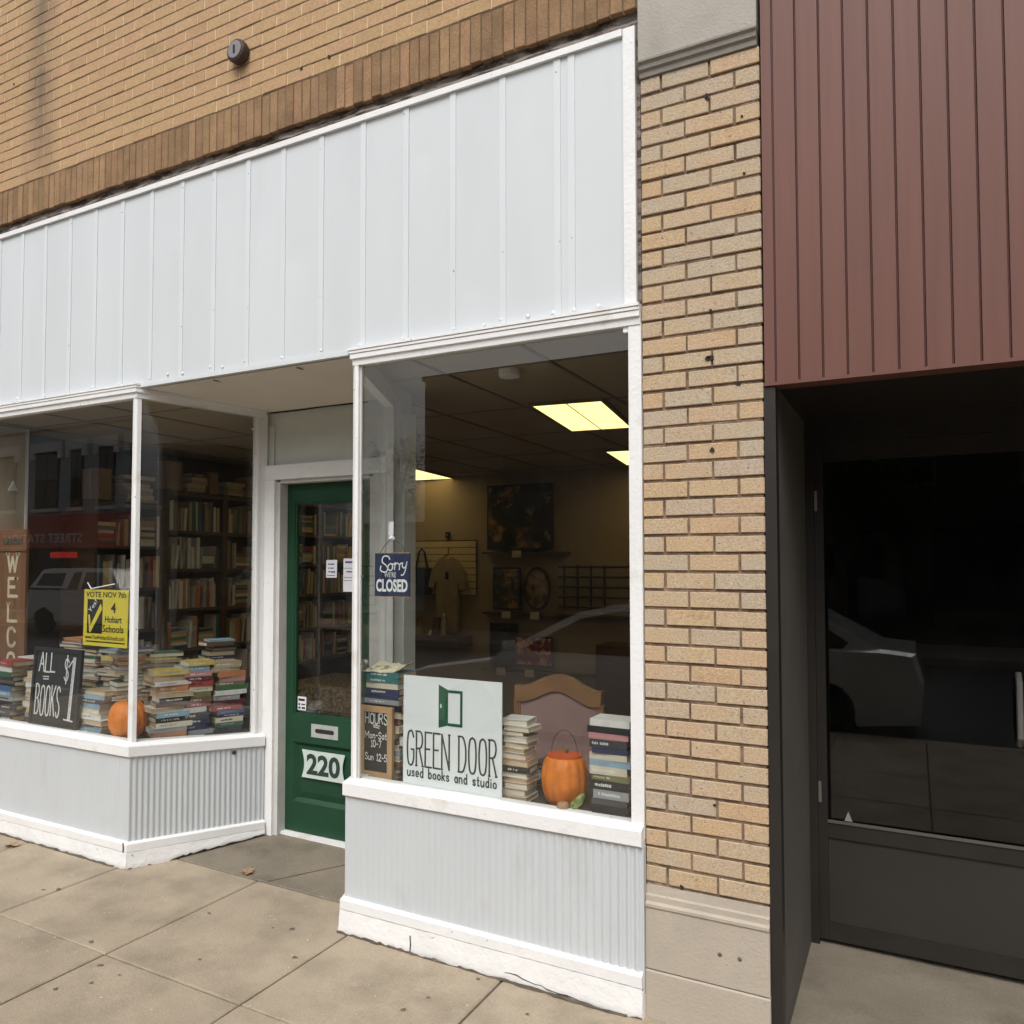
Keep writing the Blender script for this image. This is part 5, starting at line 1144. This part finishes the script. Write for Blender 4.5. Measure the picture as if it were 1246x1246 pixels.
# street tree across the road
def tree(x, y, h, label, seed):
    rr = random.Random(seed); t = thing('street_tree', (x, y, -.03), label, 'tree')
    mb = MB(); mb.tube([(x, y, -.03), (x+.05, y, h*.3), (x, y+.06, h*.55)], [.14, .11, .07], 9)
    tips = []
    for i in range(9):
        a = rr.uniform(0, 6.28); q = (x+rr.uniform(.5, 1.1)*math.cos(a), y+rr.uniform(.5, 1.1)*math.sin(a), h*rr.uniform(.6, .95)); tips.append(q)
        mb.tube([(x, y+.04, h*rr.uniform(.3, .5)), ((x+q[0])/2, (y+q[1])/2, h*.58), q], [.06, .04, .015], 6)
    fixn(mb.build('trunk', BARK, t)); cr = MB()
    for i in range(2600):
        c = rr.choice(tips); p = Vector(c)+Vector((rr.gauss(0, .38), rr.gauss(0, .38), rr.gauss(0, .34)))
        u = Vector((rr.gauss(0, 1), rr.gauss(0, 1), rr.gauss(0, 1))).normalized(); v_ = u.orthogonal().normalized(); s = rr.uniform(.04, .08)
        cr.add([p-u*s, p+v_*s*.5, p+u*s, p-v_*s*.5], [(0, 1, 2, 3)])
    cr.build('crown', LEAF, t, kind='stuff')
tree(-.9, -13.9, 4.3, 'small street tree across the road opposite the dark entrance', 3)
tree(-16.5, -22.5, 6.0, 'tree behind the gap between the buildings across the street', 5)

# ================================================================== SMALL THINGS ON THE PAVEMENT
def leaf(x, y, s, ang, label):
    z = gz(x)+(.002 if y < .2 else .006); v = []; n = 9; pts = [(0, -1), (.35, -.6), (.8, -.5), (.5, -.05), (.75, .5), (.3, .45), (0, 1), (-.35, .4), (-.8, .45), (-.5, -.1), (-.75, -.55), (-.3, -.6)]
    c, si = math.cos(ang), math.sin(ang)
    v = [(x, y, z+.002)]+[(x+s*(p[0]*c-p[1]*si), y+s*(p[0]*si+p[1]*c), z+random.uniform(.002, .018)) for p in pts]
    mb = MB().add(v, [(0, i+1, (i+1) % 12+1) for i in range(12)]); o = mb.build('fallen_leaf', DRY); tag(o, label, 'leaf', 'fallen leaves on the pavement')
leaf(-2.613, .24, .045, .5, 'dry tan leaf lying at the edge of the door recess'); leaf(-4.04, -.16, .05, 2.1, 'crumpled brown leaf beside the left shop base')
gm = MB()
spots = [(-3.325, -.455), (-3.27, -.41), (-2.644, -.696), (-2.131, -.566), (-2.428, -.219), (-2.072, -.181), (-1.99, -.143), (-1.807, -.345), (-2.438, -.811), (-2.348, -.921), (-2.427, -1.024), (-1.207, -.453), (-1.075, -.105), (-1.172, -.329), (-.805, -.239)]
spots += [(random.uniform(-5, 2), random.uniform(-3.5, -.2)) for _ in range(30)]
for i, (x, y) in enumerate(spots):
    r = random.uniform(.007, .013) if i < 15 else random.uniform(.002, .006); n = 9
    gm.add([(x, y, gz(x)+.0030)]+[(x+r*random.uniform(.55, 1.35)*math.cos(6.283*k/n), y+r*random.uniform(.55, 1.35)*math.sin(6.283*k/n), gz(x)+.0022) for k in range(n)], [(0, k+1, (k+1) % n+1) for k in range(n)])
o = gm.build('gum_spots', GUM, kind='stuff'); o['label'] = 'dark trodden gum spots scattered over the pavement'
gm = MB()
for _ in range(110):
    x, y = random.uniform(-4.5, .2), random.uniform(-1.3, -.07); r = random.uniform(.0015, .006)
    gm.add([(x, y, gz(x)+.004)]+[(x+r*random.uniform(.6, 1.3)*math.cos(1.05*k), y+r*random.uniform(.6, 1.3)*math.sin(1.05*k), gz(x)+.0021) for k in range(6)], [(0, k+1, (k+1) % 6+1) for k in range(6)])
o = gm.build('paint_flecks', COV['cream'], kind='stuff'); o['label'] = 'pale flecks of paint scattered on the pavement'
